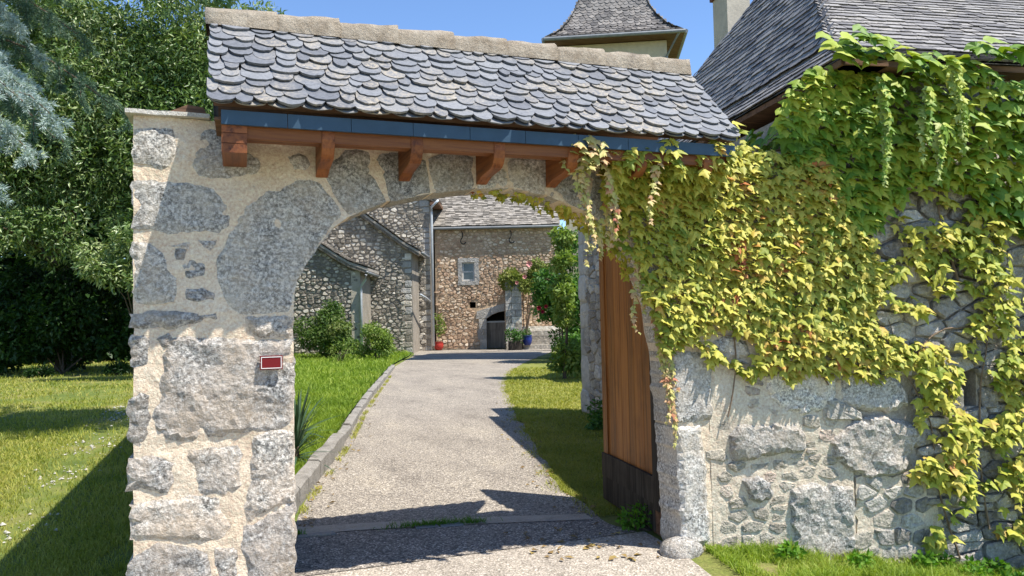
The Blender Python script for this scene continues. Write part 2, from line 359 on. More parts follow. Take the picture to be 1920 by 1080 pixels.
# pieces: dicts of (v: n x 3 in the parent's frame, f, tint, score); the best 300 become parts, the rest one stuff mesh
def place_pieces(name, pieces, parent, mat, to_world=None, limit=300, rest='rubble', smooth_=False, used=0):
    for p in pieces:
        c = np.mean(p['v'], axis=0); p['c'] = c
        wv = to_world(c) if to_world else c
        d = np.linalg.norm(wv-CAM); p['s'] = p.get('area', .01)/d**2*(1 if in_view(wv) else 1e-4)
    pieces.sort(key=lambda p: -p['s'])
    top, low = pieces[:limit-used], pieces[limit-used:]
    for p in top:
        me = new_mesh(name, p['v']-p['c'], p['f'], p.get('mat', mat), p['tint'], smooth_)
        link(name, me, parent, p['c'])
    if low:
        mb = MB()
        for p in low: mb.add(p['v'], p['f'], p['tint'])
        mb.build(rest, mat, parent, smooth_, kind='stuff')
    return len(top)

def rough_outline(P, seg=.022, amp=.006, seed=0.):
    out = []
    n = len(P)
    for i in range(n):
        a = np.array(P[i]); b = np.array(P[(i+1) % n]); L = np.linalg.norm(b-a); k = max(1, int(L/seg))
        nx, ny = (b[1]-a[1])/(L+1e-9), -(b[0]-a[0])/(L+1e-9)
        for j in range(k):
            p = a+(b-a)*j/k; d = amp*2*fbm(p[0]*14+seed, p[1]*14, seed, 3)
            out.append((p[0]+nx*d, p[1]+ny*d))
    return out
def chaikin(P, it=1):
    for _ in range(it):
        Q = []
        for i in range(len(P)):
            a = P[i]; b = P[(i+1) % len(P)]
            Q += [(a[0]*.86+b[0]*.14, a[1]*.86+b[1]*.14), (a[0]*.14+b[0]*.86, a[1]*.14+b[1]*.86)]
        P = Q
    return P
def relief(P, holes, res, hfun, depth, mapf):
    """Front face triangulated on a jittered grid with height hfun(x, z), and a skirt back to depth; mapf(x, h, z) -> 3D point."""
    pts = list(P); edges = [(i, (i+1) % len(P)) for i in range(len(P))]; loops = [list(range(len(P)))]
    for H in holes:
        o = len(pts); pts += list(H); loops.append(list(range(o, o+len(H)))); edges += [(o+i, o+(i+1) % len(H)) for i in range(len(H))]
    xs = [p[0] for p in P]; zs = [p[1] for p in P]
    nb = len(pts)
    y = min(zs)+res*.7
    row = 0
    while y < max(zs)-res*.4:
        x = min(xs)+res*(.4+.5*(row % 2))
        while x < max(xs)-res*.3:
            px, py = x+random.uniform(-.25, .25)*res, y+random.uniform(-.25, .25)*res
            if inpoly(px, py, P) and edge_dist(px, py, P) > res*.45 and not any(inpoly(px, py, H) or edge_dist(px, py, H) < res*.45 for H in holes): pts.append((px, py))
            x += res
        y += res*.87; row += 1
    r = delaunay_2d_cdt([Vector(p) for p in pts], edges, [], 0, 1e-6)
    V2, F2 = r[0], r[2]
    tris = []
    for f in F2:
        cx = sum(V2[i][0] for i in f)/len(f); cy = sum(V2[i][1] for i in f)/len(f)
        if inpoly(cx, cy, P) and not any(inpoly(cx, cy, H) for H in holes): tris.append(tuple(f))
    V = [mapf(v[0], hfun(v[0], v[1]), v[1]) for v in V2]; F = list(tris)
    for L in loops:
        o = len(V); V += [mapf(pts[i][0], -depth, pts[i][1]) for i in L]; n = len(L)
        idx = []
        for i in L:
            best = min(range(len(V2)), key=lambda q: (V2[q][0]-pts[i][0])**2+(V2[q][1]-pts[i][1])**2) if r[3] is None else i
            idx.append(best)
        for i in range(n): F.append((idx[i], idx[(i+1) % n], o+(i+1) % n, o+i))
    return np.array(V), F
def big_stone(P, proud, rough, seed, mapf, depth=.05, res=.035, edge=.03, amp=.006, seg=.022):
    Q = rough_outline(P, seg, amp, seed)
    def h(x, z):
        e = edge_dist(x, z, Q); k = min(1., e/edge); k = k*(2-k)
        return proud*k+rough*k*(fbm(x*6+seed, z*6, seed, 4)*1.0+.5*fbm(x*22, z*22+seed, seed, 3))
    return relief(Q, [], res, h, depth, mapf)

def voronoi_cells(x0, x1, z0, z1, sx, sz, keep, seed=1, jit=.42, vary=.0):
    """Irregular cells about sx wide and sz high; keep(x, z) says which seeds stay."""
    rg = np.random.default_rng(seed); S = []
    nz = max(1, int((z1-z0)/sz)); 
    z = z0-sz; r = 0
    while z < z1+sz:
        h = sz*(1+vary*rg.uniform(-.4, .5)); x = x0-sx+rg.uniform(0, sx)
        while x < x1+sx:
            ww = sx*(1+vary*rg.uniform(-.6, .9))
            if rg.random() < vary*.3:
                S += [(x+ww*.5, z+h*.25), (x+ww*.5+rg.uniform(-.1, .1)*ww, z+h*.78)]
            else: S.append((x+ww*.5+rg.uniform(-jit, jit)*sx*.5, z+h*.5+rg.uniform(-jit, jit)*sz*.7))
            x += ww
        z += h
    S = np.array(S); T = S/np.array([sx, sz])
    cells = []
    for i in range(len(S)):
        if not keep(S[i][0], S[i][1]): continue
        d = ((T-T[i])**2).sum(1); nb = np.argsort(d)[1:22]
        poly = [(T[i][0]+a, T[i][1]+b) for a, b in ((-1.05, -1.05), (1.05, -1.05), (1.05, 1.05), (-1.05, 1.05))]
        for j in nb:
            if d[j] > 16: break
            mx, my = (T[i]+T[j])/2; nx, ny = T[j]-T[i]; out = []
            for a in range(len(poly)):
                p, q = poly[a], poly[(a+1) % len(poly)]
                dp = (p[0]-mx)*nx+(p[1]-my)*ny; dq = (q[0]-mx)*nx+(q[1]-my)*ny
                if dp <= 0: out.append(p)
                if (dp < 0) != (dq < 0) and dp != dq:
                    t = dp/(dp-dq); out.append((p[0]+(q[0]-p[0])*t, p[1]+(q[1]-p[1])*t))
            poly = out
            if len(poly) < 3: break
        if len(poly) >= 3: cells.append([(a*sx, b*sz) for a, b in poly])
    return cells
def cell_stone(P, joint, proud, mapf, rg, depth=.03, lo=False):
    cx, cz, A = centroid(P)
    if A < joint*joint*4: return None
    rad = math.sqrt(A/math.pi); k = max(.4, 1-joint/rad)
    Q = chaikin([(cx+(x-cx)*k, cz+(z-cz)*k) for x, z in P])
    if len(Q) > 14: Q = Q[::2]
    Q = [(x+rg.uniform(-.075, .075)*rad, z+rg.uniform(-.075, .075)*rad) for x, z in Q]
    n = len(Q); pr = proud*rg.uniform(.55, 1.3); tx, tz = rg.uniform(-.25, .25, 2)*pr/rad
    def pt(x, z, s, h): return mapf(cx+(x-cx)*s, h+(max(-.5*pr, min(.5*pr, (x-cx)*s*tx+(z-cz)*s*tz)) if h > 0 else 0), cz+(z-cz)*s)
    V = [pt(x, z, 1, -depth) for x, z in Q]
    if lo:
        V += [pt(x, z, .80, pr) for x, z in Q]; F = [(i, (i+1) % n, n+(i+1) % n, n+i) for i in range(n)]+[tuple(range(n, 2*n))]
    else:
        V += [pt(x, z, .98, pr*.45) for x, z in Q]+[pt(x, z, .84, pr*rg.uniform(.75, 1.15)) for x, z in Q]+[pt(cx, cz, 1, pr*rg.uniform(.9, 1.25))]
        F = []
        for a in (0, n):
            F += [(a+i, a+(i+1) % n, a+n+(i+1) % n, a+n+i) for i in range(n)]
        F += [(2*n+i, 2*n+(i+1) % n, 3*n) for i in range(n)]
    return dict(v=np.array(V, float), f=F, tint=float(rg.random()), area=A)
def rubble(x0, x1, z0, z1, sx, sz, joint, proud, mapf, keep, seed, lo=False, vary=.5, depth=.03):
    rg = np.random.default_rng(seed); out = []
    for c in voronoi_cells(x0, x1, z0, z1, sx, sz, keep, seed, vary=vary):
        s = cell_stone(c, joint, proud, mapf, rg, depth, lo)
        if s: out.append(s)
    return out

# leaves -----------------------------------------------------------
def unit(v): return v/(np.linalg.norm(v, axis=-1, keepdims=True)+1e-9)
def leaf_cards(P, D, N, L, Wd, fold=.25):
    """diamond leaves: base P, direction D, normal N, length L, width Wd"""
    n = len(P); S = unit(np.cross(D, N)); L = np.broadcast_to(np.asarray(L, float).reshape(-1, 1), (n, 1)); Wd = np.broadcast_to(np.asarray(Wd, float).reshape(-1, 1), (n, 1))
    V = np.empty((n, 4, 3)); V[:, 0] = P; V[:, 1] = P+D*L*.45+S*Wd*.5+N*Wd*fold; V[:, 2] = P+D*L; V[:, 3] = P+D*L*.45-S*Wd*.5+N*Wd*fold
    b = np.arange(n)[:, None]*4
    F = np.concatenate([b+np.array([0, 1, 2]), b+np.array([0, 2, 3])])
    return V.reshape(-1, 3), F
def rand_dirs(n, rg): return unit(rg.normal(size=(n, 3)))
def foliage(name, clumps, n, L, Wd, mat, parent=None, seed=0, surf=.55, droop=.3, loc=(0, 0, 0), kind=None, up=.35, floor=None):
    rg = np.random.default_rng(seed); C = np.array([c[0] for c in clumps], float); R = np.array([c[1] if hasattr(c[1], '__len__') else (c[1],)*3 for c in clumps], float)
    wgt = (R[:, 0]*R[:, 2])**.9; wgt /= wgt.sum(); idx = rg.choice(len(C), n, p=wgt)
    d = rand_dirs(n, rg); rr = surf+(1.05-surf)*rg.random(n)**.6
    P = C[idx]+d*R[idx]*rr[:, None]
    if floor is not None: P[:, 2] = np.maximum(P[:, 2], floor+rg.random(n)*.05)
    D = unit(d*.5+rg.normal(size=(n, 3))*.7+np.array([0, 0, -droop])); N = unit(rg.normal(size=(n, 3))+np.array([0, 0, up*2])+d*.6); N = unit(N-D*(N*D).sum(1, keepdims=True))
    s = rg.uniform(.6, 1.25, n)
    V, F = leaf_cards(P, D, N, L*s, Wd*s)
    t = np.repeat(np.clip(rg.random(n)*.7+rg.random(len(C))[idx]*.3, 0, .999), 4)
    return link(name, np_mesh(name, V-np.array(loc), F, mat, t), parent, loc if parent is None else (0, 0, 0), kind)
def clump_cloud(c, r, k, seed, cr=.45):
    rg = np.random.default_rng(seed); out = []
    for i in range(k):
        d = rand_dirs(1, rg)[0]; s = rg.random()**.4
        rad = cr*min(r)*rg.uniform(.6, 1.25)
        out.append((np.array(c)+d*np.array(r)*s*.85, (rad, rad, rad*.8)))
    return out
def blades(name, XY, Z, H, Wd, mat, seed=0, lean=.45, kind='stuff', label=None, cat=None):
    rg = np.random.default_rng(seed); n = len(XY)
    base = np.column_stack([XY, np.broadcast_to(Z, n)]); a = rg.uniform(0, 2*math.pi, n)
    S = np.column_stack([np.cos(a), np.sin(a), np.zeros(n)]); l = rg.normal(size=(n, 2))*lean
    H = H*rg.uniform(.55, 1.3, n)
    mid = base+np.column_stack([l*H[:, None]*.35, H*.6]); tip = base+np.column_stack([l*H[:, None]*1.1, H*(1-.25*np.clip((l**2).sum(1), 0, 1.5))])
    Wd = np.broadcast_to(Wd, n)[:, None]
    V = np.empty((n, 5, 3)); V[:, 0] = base-S*Wd*.5; V[:, 1] = base+S*Wd*.5; V[:, 2] = mid-S*Wd*.42; V[:, 3] = mid+S*Wd*.42; V[:, 4] = tip
    b = np.arange(n)[:, None]*5
    F = np.concatenate([b+np.array([0, 1, 3]), b+np.array([0, 3, 2]), b+np.array([2, 3, 4])])
    t = np.repeat(rg.random(n), 5)
    return link(name, np_mesh(name, V.reshape(-1, 3), F, mat, t), None, (0, 0, 0), kind, label, cat)
GATE_STONES = {'s1': [(0.013, 2.697), (0.105, 2.709), (0.185, 2.688), (0.219, 2.64), (0.222, 2.572), (0.198, 2.511), (0.152, 2.476), (0.105, 2.48), (0.013, 2.502)], 's2': [(0.309, 2.693), (0.389, 2.704), (0.45, 2.69), (0.472, 2.655), (0.556, 2.591), (0.642, 2.565), (0.659, 2.526), (0.627, 2.481), (0.555, 2.46), (0.471, 2.432), (0.415, 2.438), (0.333, 2.45), (0.286, 2.495), (0.298, 2.576)], 's3': [(0.01, 2.394), (0.104, 2.41), (0.238, 2.404), (0.36, 2.385), (0.401, 2.381), (0.451, 2.323), (0.484, 2.285), (0.5, 2.225), (0.489, 2.165), (0.428, 2.127), (0.359, 2.132), (0.304, 2.14), (0.25, 2.124), (0.197, 2.111), (0.144, 2.119), (0.104, 2.136), (0.01, 2.145)], 's4': [(0.01, 2.067), (0.052, 2.077), (0.104, 2.049), (0.143, 2.011), (0.196, 1.953), (0.215, 1.88), (0.225, 1.793), (0.196, 1.749), (0.13, 1.741), (0.077, 1.731), (0.01, 1.737)], 'a1': [(0.183, 2.064), (0.274, 2.071), (0.274, 2.039), (0.186, 2.041)], 'a2': [(0.32, 2.087), (0.425, 2.086), (0.413, 2.053), (0.383, 2.028), (0.353, 2.04)], 'a3': [(0.207, 2.035), (0.258, 2.033), (0.252, 1.974), (0.212, 1.971)], 'a4': [(0.231, 1.959), (0.29, 1.968), (0.355, 1.957), (0.35, 1.892), (0.276, 1.871), (0.236, 1.901)], 'a5': [(0.26, 1.816), (0.344, 1.827), (0.407, 1.791), (0.404, 1.75), (0.322, 1.739), (0.268, 1.763)], 'a6': [(0.521, 2.392), (0.569, 2.409), (0.618, 2.399), (0.615, 2.365), (0.529, 2.359)], 'a7': [(0.512, 2.334), (0.563, 2.345), (0.572, 2.312), (0.521, 2.301)], 'a8': [(0.796, 2.582), (0.862, 2.605), (0.907, 2.579), (0.927, 2.54), (0.897, 2.507), (0.825, 2.503)], 'v1': [(0.424, 1.978), (0.463, 2.047), (0.486, 2.119), (0.537, 2.229), (0.58, 2.291), (0.632, 2.329), (0.692, 2.377), (0.748, 2.37), (0.795, 2.4), (0.848, 2.433), (0.92, 2.445), (0.98, 2.423), (1.119, 2.239), (1.051, 2.168), (0.977, 2.072), (0.916, 1.991), (0.852, 1.889), (0.825, 1.797), (0.824, 1.69), (0.754, 1.685), (0.67, 1.683), (0.584, 1.67), (0.517, 1.677), (0.484, 1.695), (0.453, 1.773), (0.429, 1.862)], 'v2': [(0.981, 2.498), (1.028, 2.554), (1.092, 2.58), (1.13, 2.626), (1.193, 2.636), (1.262, 2.621), (1.36, 2.339), (1.258, 2.297), (1.163, 2.249), (1.138, 2.252)], 'v3': [(1.297, 2.604), (1.352, 2.629), (1.439, 2.628), (1.537, 2.607), (1.61, 2.594), (1.637, 2.401), (1.517, 2.373), (1.399, 2.343)], 'v4': [(1.634, 2.609), (1.722, 2.64), (1.826, 2.656), (1.912, 2.63), (1.922, 2.439), (1.804, 2.427), (1.668, 2.405)], 'v5': [(1.946, 2.558), (2.052, 2.556), (2.138, 2.567), (2.143, 2.454), (2.049, 2.447), (1.95, 2.44)], 'v6': [(2.154, 2.63), (2.235, 2.658), (2.346, 2.664), (2.439, 2.638), (2.403, 2.419), (2.266, 2.442), (2.154, 2.455)], 'v7': [(2.468, 2.611), (2.552, 2.623), (2.695, 2.594), (2.699, 2.32), (2.565, 2.369), (2.433, 2.41)], 'v8': [(2.733, 2.571), (2.904, 2.579), (2.983, 2.51), (2.98, 2.13), (2.854, 2.235), (2.73, 2.303)], 'v9': [(3.023, 2.493), (3.167, 2.462), (3.298, 2.245), (3.336, 1.877), (3.313, 1.437), (3.271, 1.431), (3.238, 1.694), (3.13, 1.95), (3.011, 2.094)], 'b1': [(0.01, 1.689), (0.13, 1.695), (0.316, 1.68), (0.406, 1.688), (0.403, 1.649), (0.316, 1.628), (0.209, 1.613), (0.103, 1.609), (0.01, 1.614)], 'b2': [(0.573, 1.646), (0.678, 1.653), (0.824, 1.644), (0.823, 1.543), (0.706, 1.54), (0.606, 1.549), (0.593, 1.604)], 'b3': [(0.01, 1.56), (0.051, 1.565), (0.067, 1.507), (0.064, 1.421), (0.03, 1.4), (0.01, 1.418)], 'b4': [(0.182, 1.532), (0.262, 1.547), (0.397, 1.526), (0.592, 1.52), (0.823, 1.522), (0.818, 1.034), (0.674, 1.029), (0.505, 1.026), (0.368, 1.015), (0.247, 1.004), (0.168, 1.021), (0.118, 1.076), (0.11, 1.133), (0.134, 1.203), (0.124, 1.276), (0.155, 1.36), (0.137, 1.447)], 'b5': [(0.121, 1.545), (0.169, 1.567), (0.208, 1.543), (0.155, 1.504)], 'b6': [(-0.003, 1.211), (0.038, 1.257), (0.077, 1.235), (0.071, 1.108), (0.051, 1.01), (0.03, 0.983), (-0.001, 1.028)], 'b7': [(0.002, 0.909), (0.063, 0.924), (0.128, 0.899), (0.186, 0.871), (0.185, 0.785), (0.159, 0.725), (0.102, 0.737), (0.05, 0.77), (0.002, 0.752)], 'b8': [(0.26, 0.922), (0.394, 0.926), (0.504, 0.932), (0.532, 0.885), (0.517, 0.784), (0.531, 0.709), (0.448, 0.688), (0.339, 0.713), (0.318, 0.802), (0.286, 0.877)], 'b9': [(0.611, 0.968), (0.674, 1.002), (0.821, 0.997), (0.817, 0.592), (0.757, 0.619), (0.671, 0.575), (0.572, 0.515), (0.564, 0.603), (0.581, 0.69), (0.593, 0.807)], 'b10': [(0.563, 0.481), (0.67, 0.542), (0.771, 0.591), (0.817, 0.565), (0.816, 0.1), (0.583, 0.134), (0.562, 0.311), (0.543, 0.401)], 'b11': [(0.009, 0.676), (0.128, 0.678), (0.312, 0.673), (0.421, 0.671), (0.426, 0.589), (0.458, 0.513), (0.433, 0.458), (0.352, 0.447), (0.206, 0.471), (0.101, 0.489), (0.009, 0.494)], 'b12': [(-0.011, 0.357), (0.063, 0.432), (0.127, 0.457), (0.258, 0.413), (0.351, 0.367), (0.37, 0.193), (-0.011, 0.191)], 'b13': [(0.406, 0.389), (0.501, 0.363), (0.522, 0.186), (0.418, 0.186)]}
WALL_STONES = {'r1': [(-0.314, 1.354), (-0.181, 1.358), (-0.024, 1.323), (0.153, 1.236), (0.299, 1.119), (0.266, 0.989), (0.221, 0.879), (0.001, 0.881), (-0.196, 0.878), (-0.298, 0.872)], 'r2': [(-0.291, 0.853), (-0.118, 0.853), (-0.083, 0.726), (-0.07, 0.541), (-0.066, 0.065), (-0.243, 0.023), (-0.264, 0.333)], 'r3': [(0.35, 1.192), (0.54, 1.223), (0.936, 1.211), (0.941, 1.019), (0.902, 0.906), (0.651, 0.886), (0.487, 0.923), (0.409, 1.021)], 'r4': [(0.964, 1.171), (1.17, 1.203), (1.427, 1.137), (1.509, 1.017), (1.513, 0.919), (1.415, 0.877), (1.199, 0.886), (0.967, 0.941)], 'r5': [(0.093, 0.773), (0.179, 0.836), (0.403, 0.852), (0.607, 0.824), (0.686, 0.745), (0.708, 0.649), (0.64, 0.615), (0.434, 0.603), (0.231, 0.591), (0.118, 0.561), (0.097, 0.643)], 'r6': [(0.859, 0.68), (0.982, 0.788), (1.09, 0.84), (1.284, 0.859), (1.455, 0.805), (1.563, 0.761), (1.616, 0.681), (1.531, 0.569), (1.482, 0.455), (1.307, 0.408), (1.135, 0.398), (1.01, 0.463), (0.888, 0.564)], 'r7': [(0.524, 0.378), (0.715, 0.415), (0.923, 0.392), (1.039, 0.347), (1.048, 0.175), (1.049, -0.203), (0.815, -0.192), (0.543, -0.164), (0.539, 0.134)], 'r8': [(0.17, 0.473), (0.308, 0.483), (0.407, 0.422), (0.444, 0.326), (0.32, 0.278), (0.221, 0.322)], 'r9': [(-0.012, 1.427), (0.142, 1.48), (0.261, 1.42), (0.289, 1.314), (0.175, 1.273), (0.017, 1.352)], 'r10': [(0.342, 1.418), (0.467, 1.472), (0.671, 1.41), (0.79, 1.254), (0.541, 1.246), (0.356, 1.229)]}
ARCH = [(0.824, 1.69), (0.831, 1.803), (0.855, 1.895), (0.916, 1.991), (0.977, 2.072), (1.051, 2.168), (1.132, 2.233), (1.258, 2.293), (1.37, 2.336), (1.517, 2.37), (1.667, 2.402), (1.804, 2.424), (1.961, 2.44), (2.139, 2.451), (2.266, 2.438), (2.403, 2.416), (2.546, 2.368), (2.699, 2.313), (2.854, 2.228), (2.991, 2.112), (3.13, 1.95), (3.238, 1.694)]
IVY_GATE = [(2.623, 2.695), (2.76, 2.763), (2.999, 2.778), (3.723, 2.792), (3.825, 2.843), (4.128, 2.773), (4.502, 2.768), (4.621, 2.595), (4.737, 2.325), (4.896, 2.053), (4.972, 1.82), (4.874, 1.551), (5.125, 1.39), (5.246, 1.193), (4.897, 1.128), (4.519, 1.179), (4.189, 1.171), (3.867, 1.2), (3.576, 1.284), (3.409, 1.417), (3.199, 1.37), (3.137, 1.73), (2.996, 2.016), (2.901, 2.193), (2.928, 2.408), (2.872, 2.548), (2.717, 2.612)]
IVY_HOLE = [(3.54, 1.487), (3.719, 1.519), (3.955, 1.421), (3.909, 1.255), (3.653, 1.336)]
IVY_GREEN = [(4.162, 3.057), (4.33, 3.284), (4.538, 3.423), (4.783, 3.396), (5.031, 3.356), (5.286, 3.358), (5.592, 3.429), (5.805, 3.301), (5.982, 3.287), (7.041, 3.224), (6.973, 2.179), (6.188, 2.179), (5.927, 2.295), (5.709, 2.333), (5.545, 2.522), (5.289, 2.558), (5.135, 2.443), (4.938, 2.254), (4.769, 2.161), (4.566, 2.179), (4.533, 2.364), (4.383, 2.62), (4.19, 2.782)]
IVY_LOW = {'p7': [(5.084, 2.385), (5.466, 2.526), (5.609, 2.248), (5.464, 2.03), (5.156, 2.052), (5.04, 2.169)], 'p1': [(4.891, 1.937), (5.156, 2.052), (5.465, 2.05), (5.54, 1.773), (5.351, 1.541), (5.091, 1.585), (4.923, 1.704)], 'p2': [(5.175, 2.444), (5.443, 2.506), (5.84, 2.329), (6.208, 2.29), (7.264, 2.208), (7.174, 0.844), (5.996, 0.971), (5.687, 1.14), (5.565, 1.379), (5.716, 1.691), (5.552, 2.01), (5.251, 2.208)], 'p3': [(5.082, 1.391), (5.387, 1.384), (5.555, 1.183), (5.501, 0.99), (5.669, 0.788), (5.701, 0.552), (5.517, 0.446), (5.347, 0.57), (5.184, 0.809), (5.197, 1.079)], 'p4': [(5.13, 0.582), (5.479, 0.564), (5.642, 0.283), (5.586, 0.055), (5.44, -0.203), (5.329, -0.233), (5.232, 0.003), (5.332, 0.264), (5.142, 0.39)], 'p5': [(5.72, 0.903), (6.087, 0.967), (7.174, 0.844), (7.1, -0.289), (6.163, -0.14), (5.849, -0.04), (5.64, 0.245), (5.879, 0.504), (5.752, 0.667)], 'p6': [(4.73, 2.17), (4.901, 2.17), (4.934, 1.936), (4.795, 1.706), (4.675, 1.862)]}
GROUND = {'driveL': [(0.93, 1.52), (1.28, 3.37), (1.78, 5.36), (2.61, 9.27), (5.47, 20.95), (7.8, 28.59), (9.17, 34.17)], 'driveR': [(3.24, 0.96), (3.42, 2.23), (4.1, 4.63), (5.26, 8.66), (7.22, 14.48), (10.18, 20.8), (14.24, 27.58)], 'gravel': [(-1.17, 1.53), (-1.19, 2.7), (-1.27, 4.19), (-1.31, 5.37), (-1.36, 6.95), (-1.38, 9.17), (-1.69, 12.7)]}
PLAQUE = [(0.64, 1.437), (0.761, 1.439), (0.76, 1.36), (0.639, 1.359)]
SLIT = [(1.998, 1.177), (2.107, 1.173), (2.092, 0.888), (1.983, 0.892)]
# ------------------------------------------------------------------ ground, drive, lawns
def terrain(x, y):
    d = np.stack([np.asarray(x, float)-RB[0], np.asarray(y, float)-RB[1]], -1)
    t = d@RE[:2]; q = d@RN[:2]
    return -.158*np.clip(t+.05, 0, 6)*(1-smooth(-.05, .5, q))
gx = np.concatenate([np.linspace(-400, -30, 14), np.linspace(-28, -4, 25), np.arange(-3.6, 9, .3), np.linspace(9.5, 40, 24), np.linspace(50, 500, 14)])
gy = np.concatenate([np.linspace(-60, -6, 12), np.arange(-5.6, 3, .2), np.arange(3.5, 45, 1.2), np.linspace(50, 700, 16)])
GX, GY = np.meshgrid(gx, gy); V = np.column_stack([GX.ravel(), GY.ravel(), terrain(GX.ravel(), GY.ravel())])
nx_, ny_ = len(gx), len(gy); ii = (np.arange(ny_-1)[:, None]*nx_+np.arange(nx_-1)[None]).ravel()
link('ground', np_mesh('ground', V, np.column_stack([ii, ii+1, ii+nx_+1, ii+nx_]), M['ground'], None, True), kind='structure')
DL = [(.87, .5), (.93, 1.59)]+GROUND['driveL'][1:]+[tuple(Y2W(-4.35, 39.6)[:2])]
DR = [(3.18, .5), (3.236, .958), (3.421, 2.227), (4.095, 4.628), (5.265, 8.661), (7.224, 14.477), (10.18, 20.8), (15.2, 29.), tuple(Y2W(4.5, 36)[:2]), tuple(Y2W(4.5, 39.6)[:2])]
def sheet(name, P, z, mat, kind='structure'):
    mb = MB(); mb.v = [(x, y, z) for x, y in P]; mb.t = [0]*len(P); mb.f = [tuple(range(len(P)))]
    o = mb.build(name, mat, kind=kind); return o
def resample(P, step):
    out = []
    for a, b in zip(P[:-1], P[1:]):
        k = max(1, int(math.dist(a, b)/step)); out += [(a[0]+(b[0]-a[0])*i/k, a[1]+(b[1]-a[1])*i/k) for i in range(k)]
    return out+[P[-1]]
def smooth_line(P, step):                               # Catmull-Rom
    P = [np.array(p, float) for p in P]; out = []
    for i in range(len(P)-1):
        p0, p1, p2, p3 = P[max(i-1, 0)], P[i], P[i+1], P[min(i+2, len(P)-1)]; k = max(2, int(np.linalg.norm(p2-p1)/step))
        for j in range(k):
            t = j/k; out.append(tuple(.5*((2*p1)+(-p0+p2)*t+(2*p0-5*p1+4*p2-p3)*t*t+(-p0+3*p1-3*p2+p3)*t**3)))
    return out+[tuple(P[-1])]
dl = smooth_line(DL, .12); dr = smooth_line(DR, .12)
jl = [(x-.02-.05*abs(fbm(y*2.1, 3., 0)), y) for x, y in dl]; jr = [(x+.10*fbm(y*1.7, 9., 0)+.05*fbm(y*9., 9., 4.), y) for x, y in dr]
# drive built as quads between its two edges
n = 160
def at_frac(L, n):
    P = np.array(L); s = np.concatenate([[0], np.cumsum(np.linalg.norm(np.diff(P, axis=0), axis=1))]); u = np.linspace(0, s[-1], n)
    return np.column_stack([np.interp(u, s, P[:, 0]), np.interp(u, s, P[:, 1])])
ea, eb = at_frac(jl, n), at_frac(jr, n)
Vd = np.zeros((n, 2, 3)); Vd[:, 0, :2] = ea; Vd[:, 1, :2] = eb; Vd[:, :, 2] = .006
b = np.arange(n-1)*2
link('driveway', np_mesh('driveway', Vd.reshape(-1, 3), np.column_stack([b, b+1, b+3, b+2]), M['drive']), kind='structure')
sheet('road', [(.75, .52), (3.36, .52), (3.34, -.02), (3.25, -.5), (3.4, -2), (9, -14), (-9, -14), (-1.2, -1.6), (-.05, -.1), (.75, -.1)], .010, M['forecourt'])
strip_p = [(x, y+.15*(1-(x-.86)/2.3)) for x, y in [(.86, 1.36), (1.5, 1.30), (2.2, 1.18), (3.16, .96), (3.17, 1.14), (2.3, 1.36), (1.5, 1.50), (.88, 1.58)]]
sheet('threshold', strip_p, .014, M['strip'])
sheet('asphalt_apron', [(.84, .53), (3.30, .53), (3.17, .953), (2.2, 1.235), (1.5, 1.40), (.86, 1.50)], .011, M['asphalt'])
kl = [(x-.16, y) for x, y in dl if y > 1.9 and (np.array([x, y])-CAM[:2])@_f0[:2] < 34.]
lawn_poly = kl+[tuple(Y2W(-4.9, 36.4)[:2]), tuple(Y2W(-6.9, 36)[:2]), tuple(Y2W(-7, 33.9)[:2]), tuple(Y2W(-12.5, 33.9)[:2]), (.5, 26), (.62, 9), (.62, 1.9)]
sheet('lawn', lawn_poly, .07, M['lawn'])
vr = [p for p in jr if 1.0 < p[1] < 21.5]
verge_poly = vr+[(14., 20.5), (11.0, 13.5), (7.0, 7.4), (5.2, 1.1), (3.6, 1.0)]
sheet('verge', verge_poly, .0035, M['verge'])

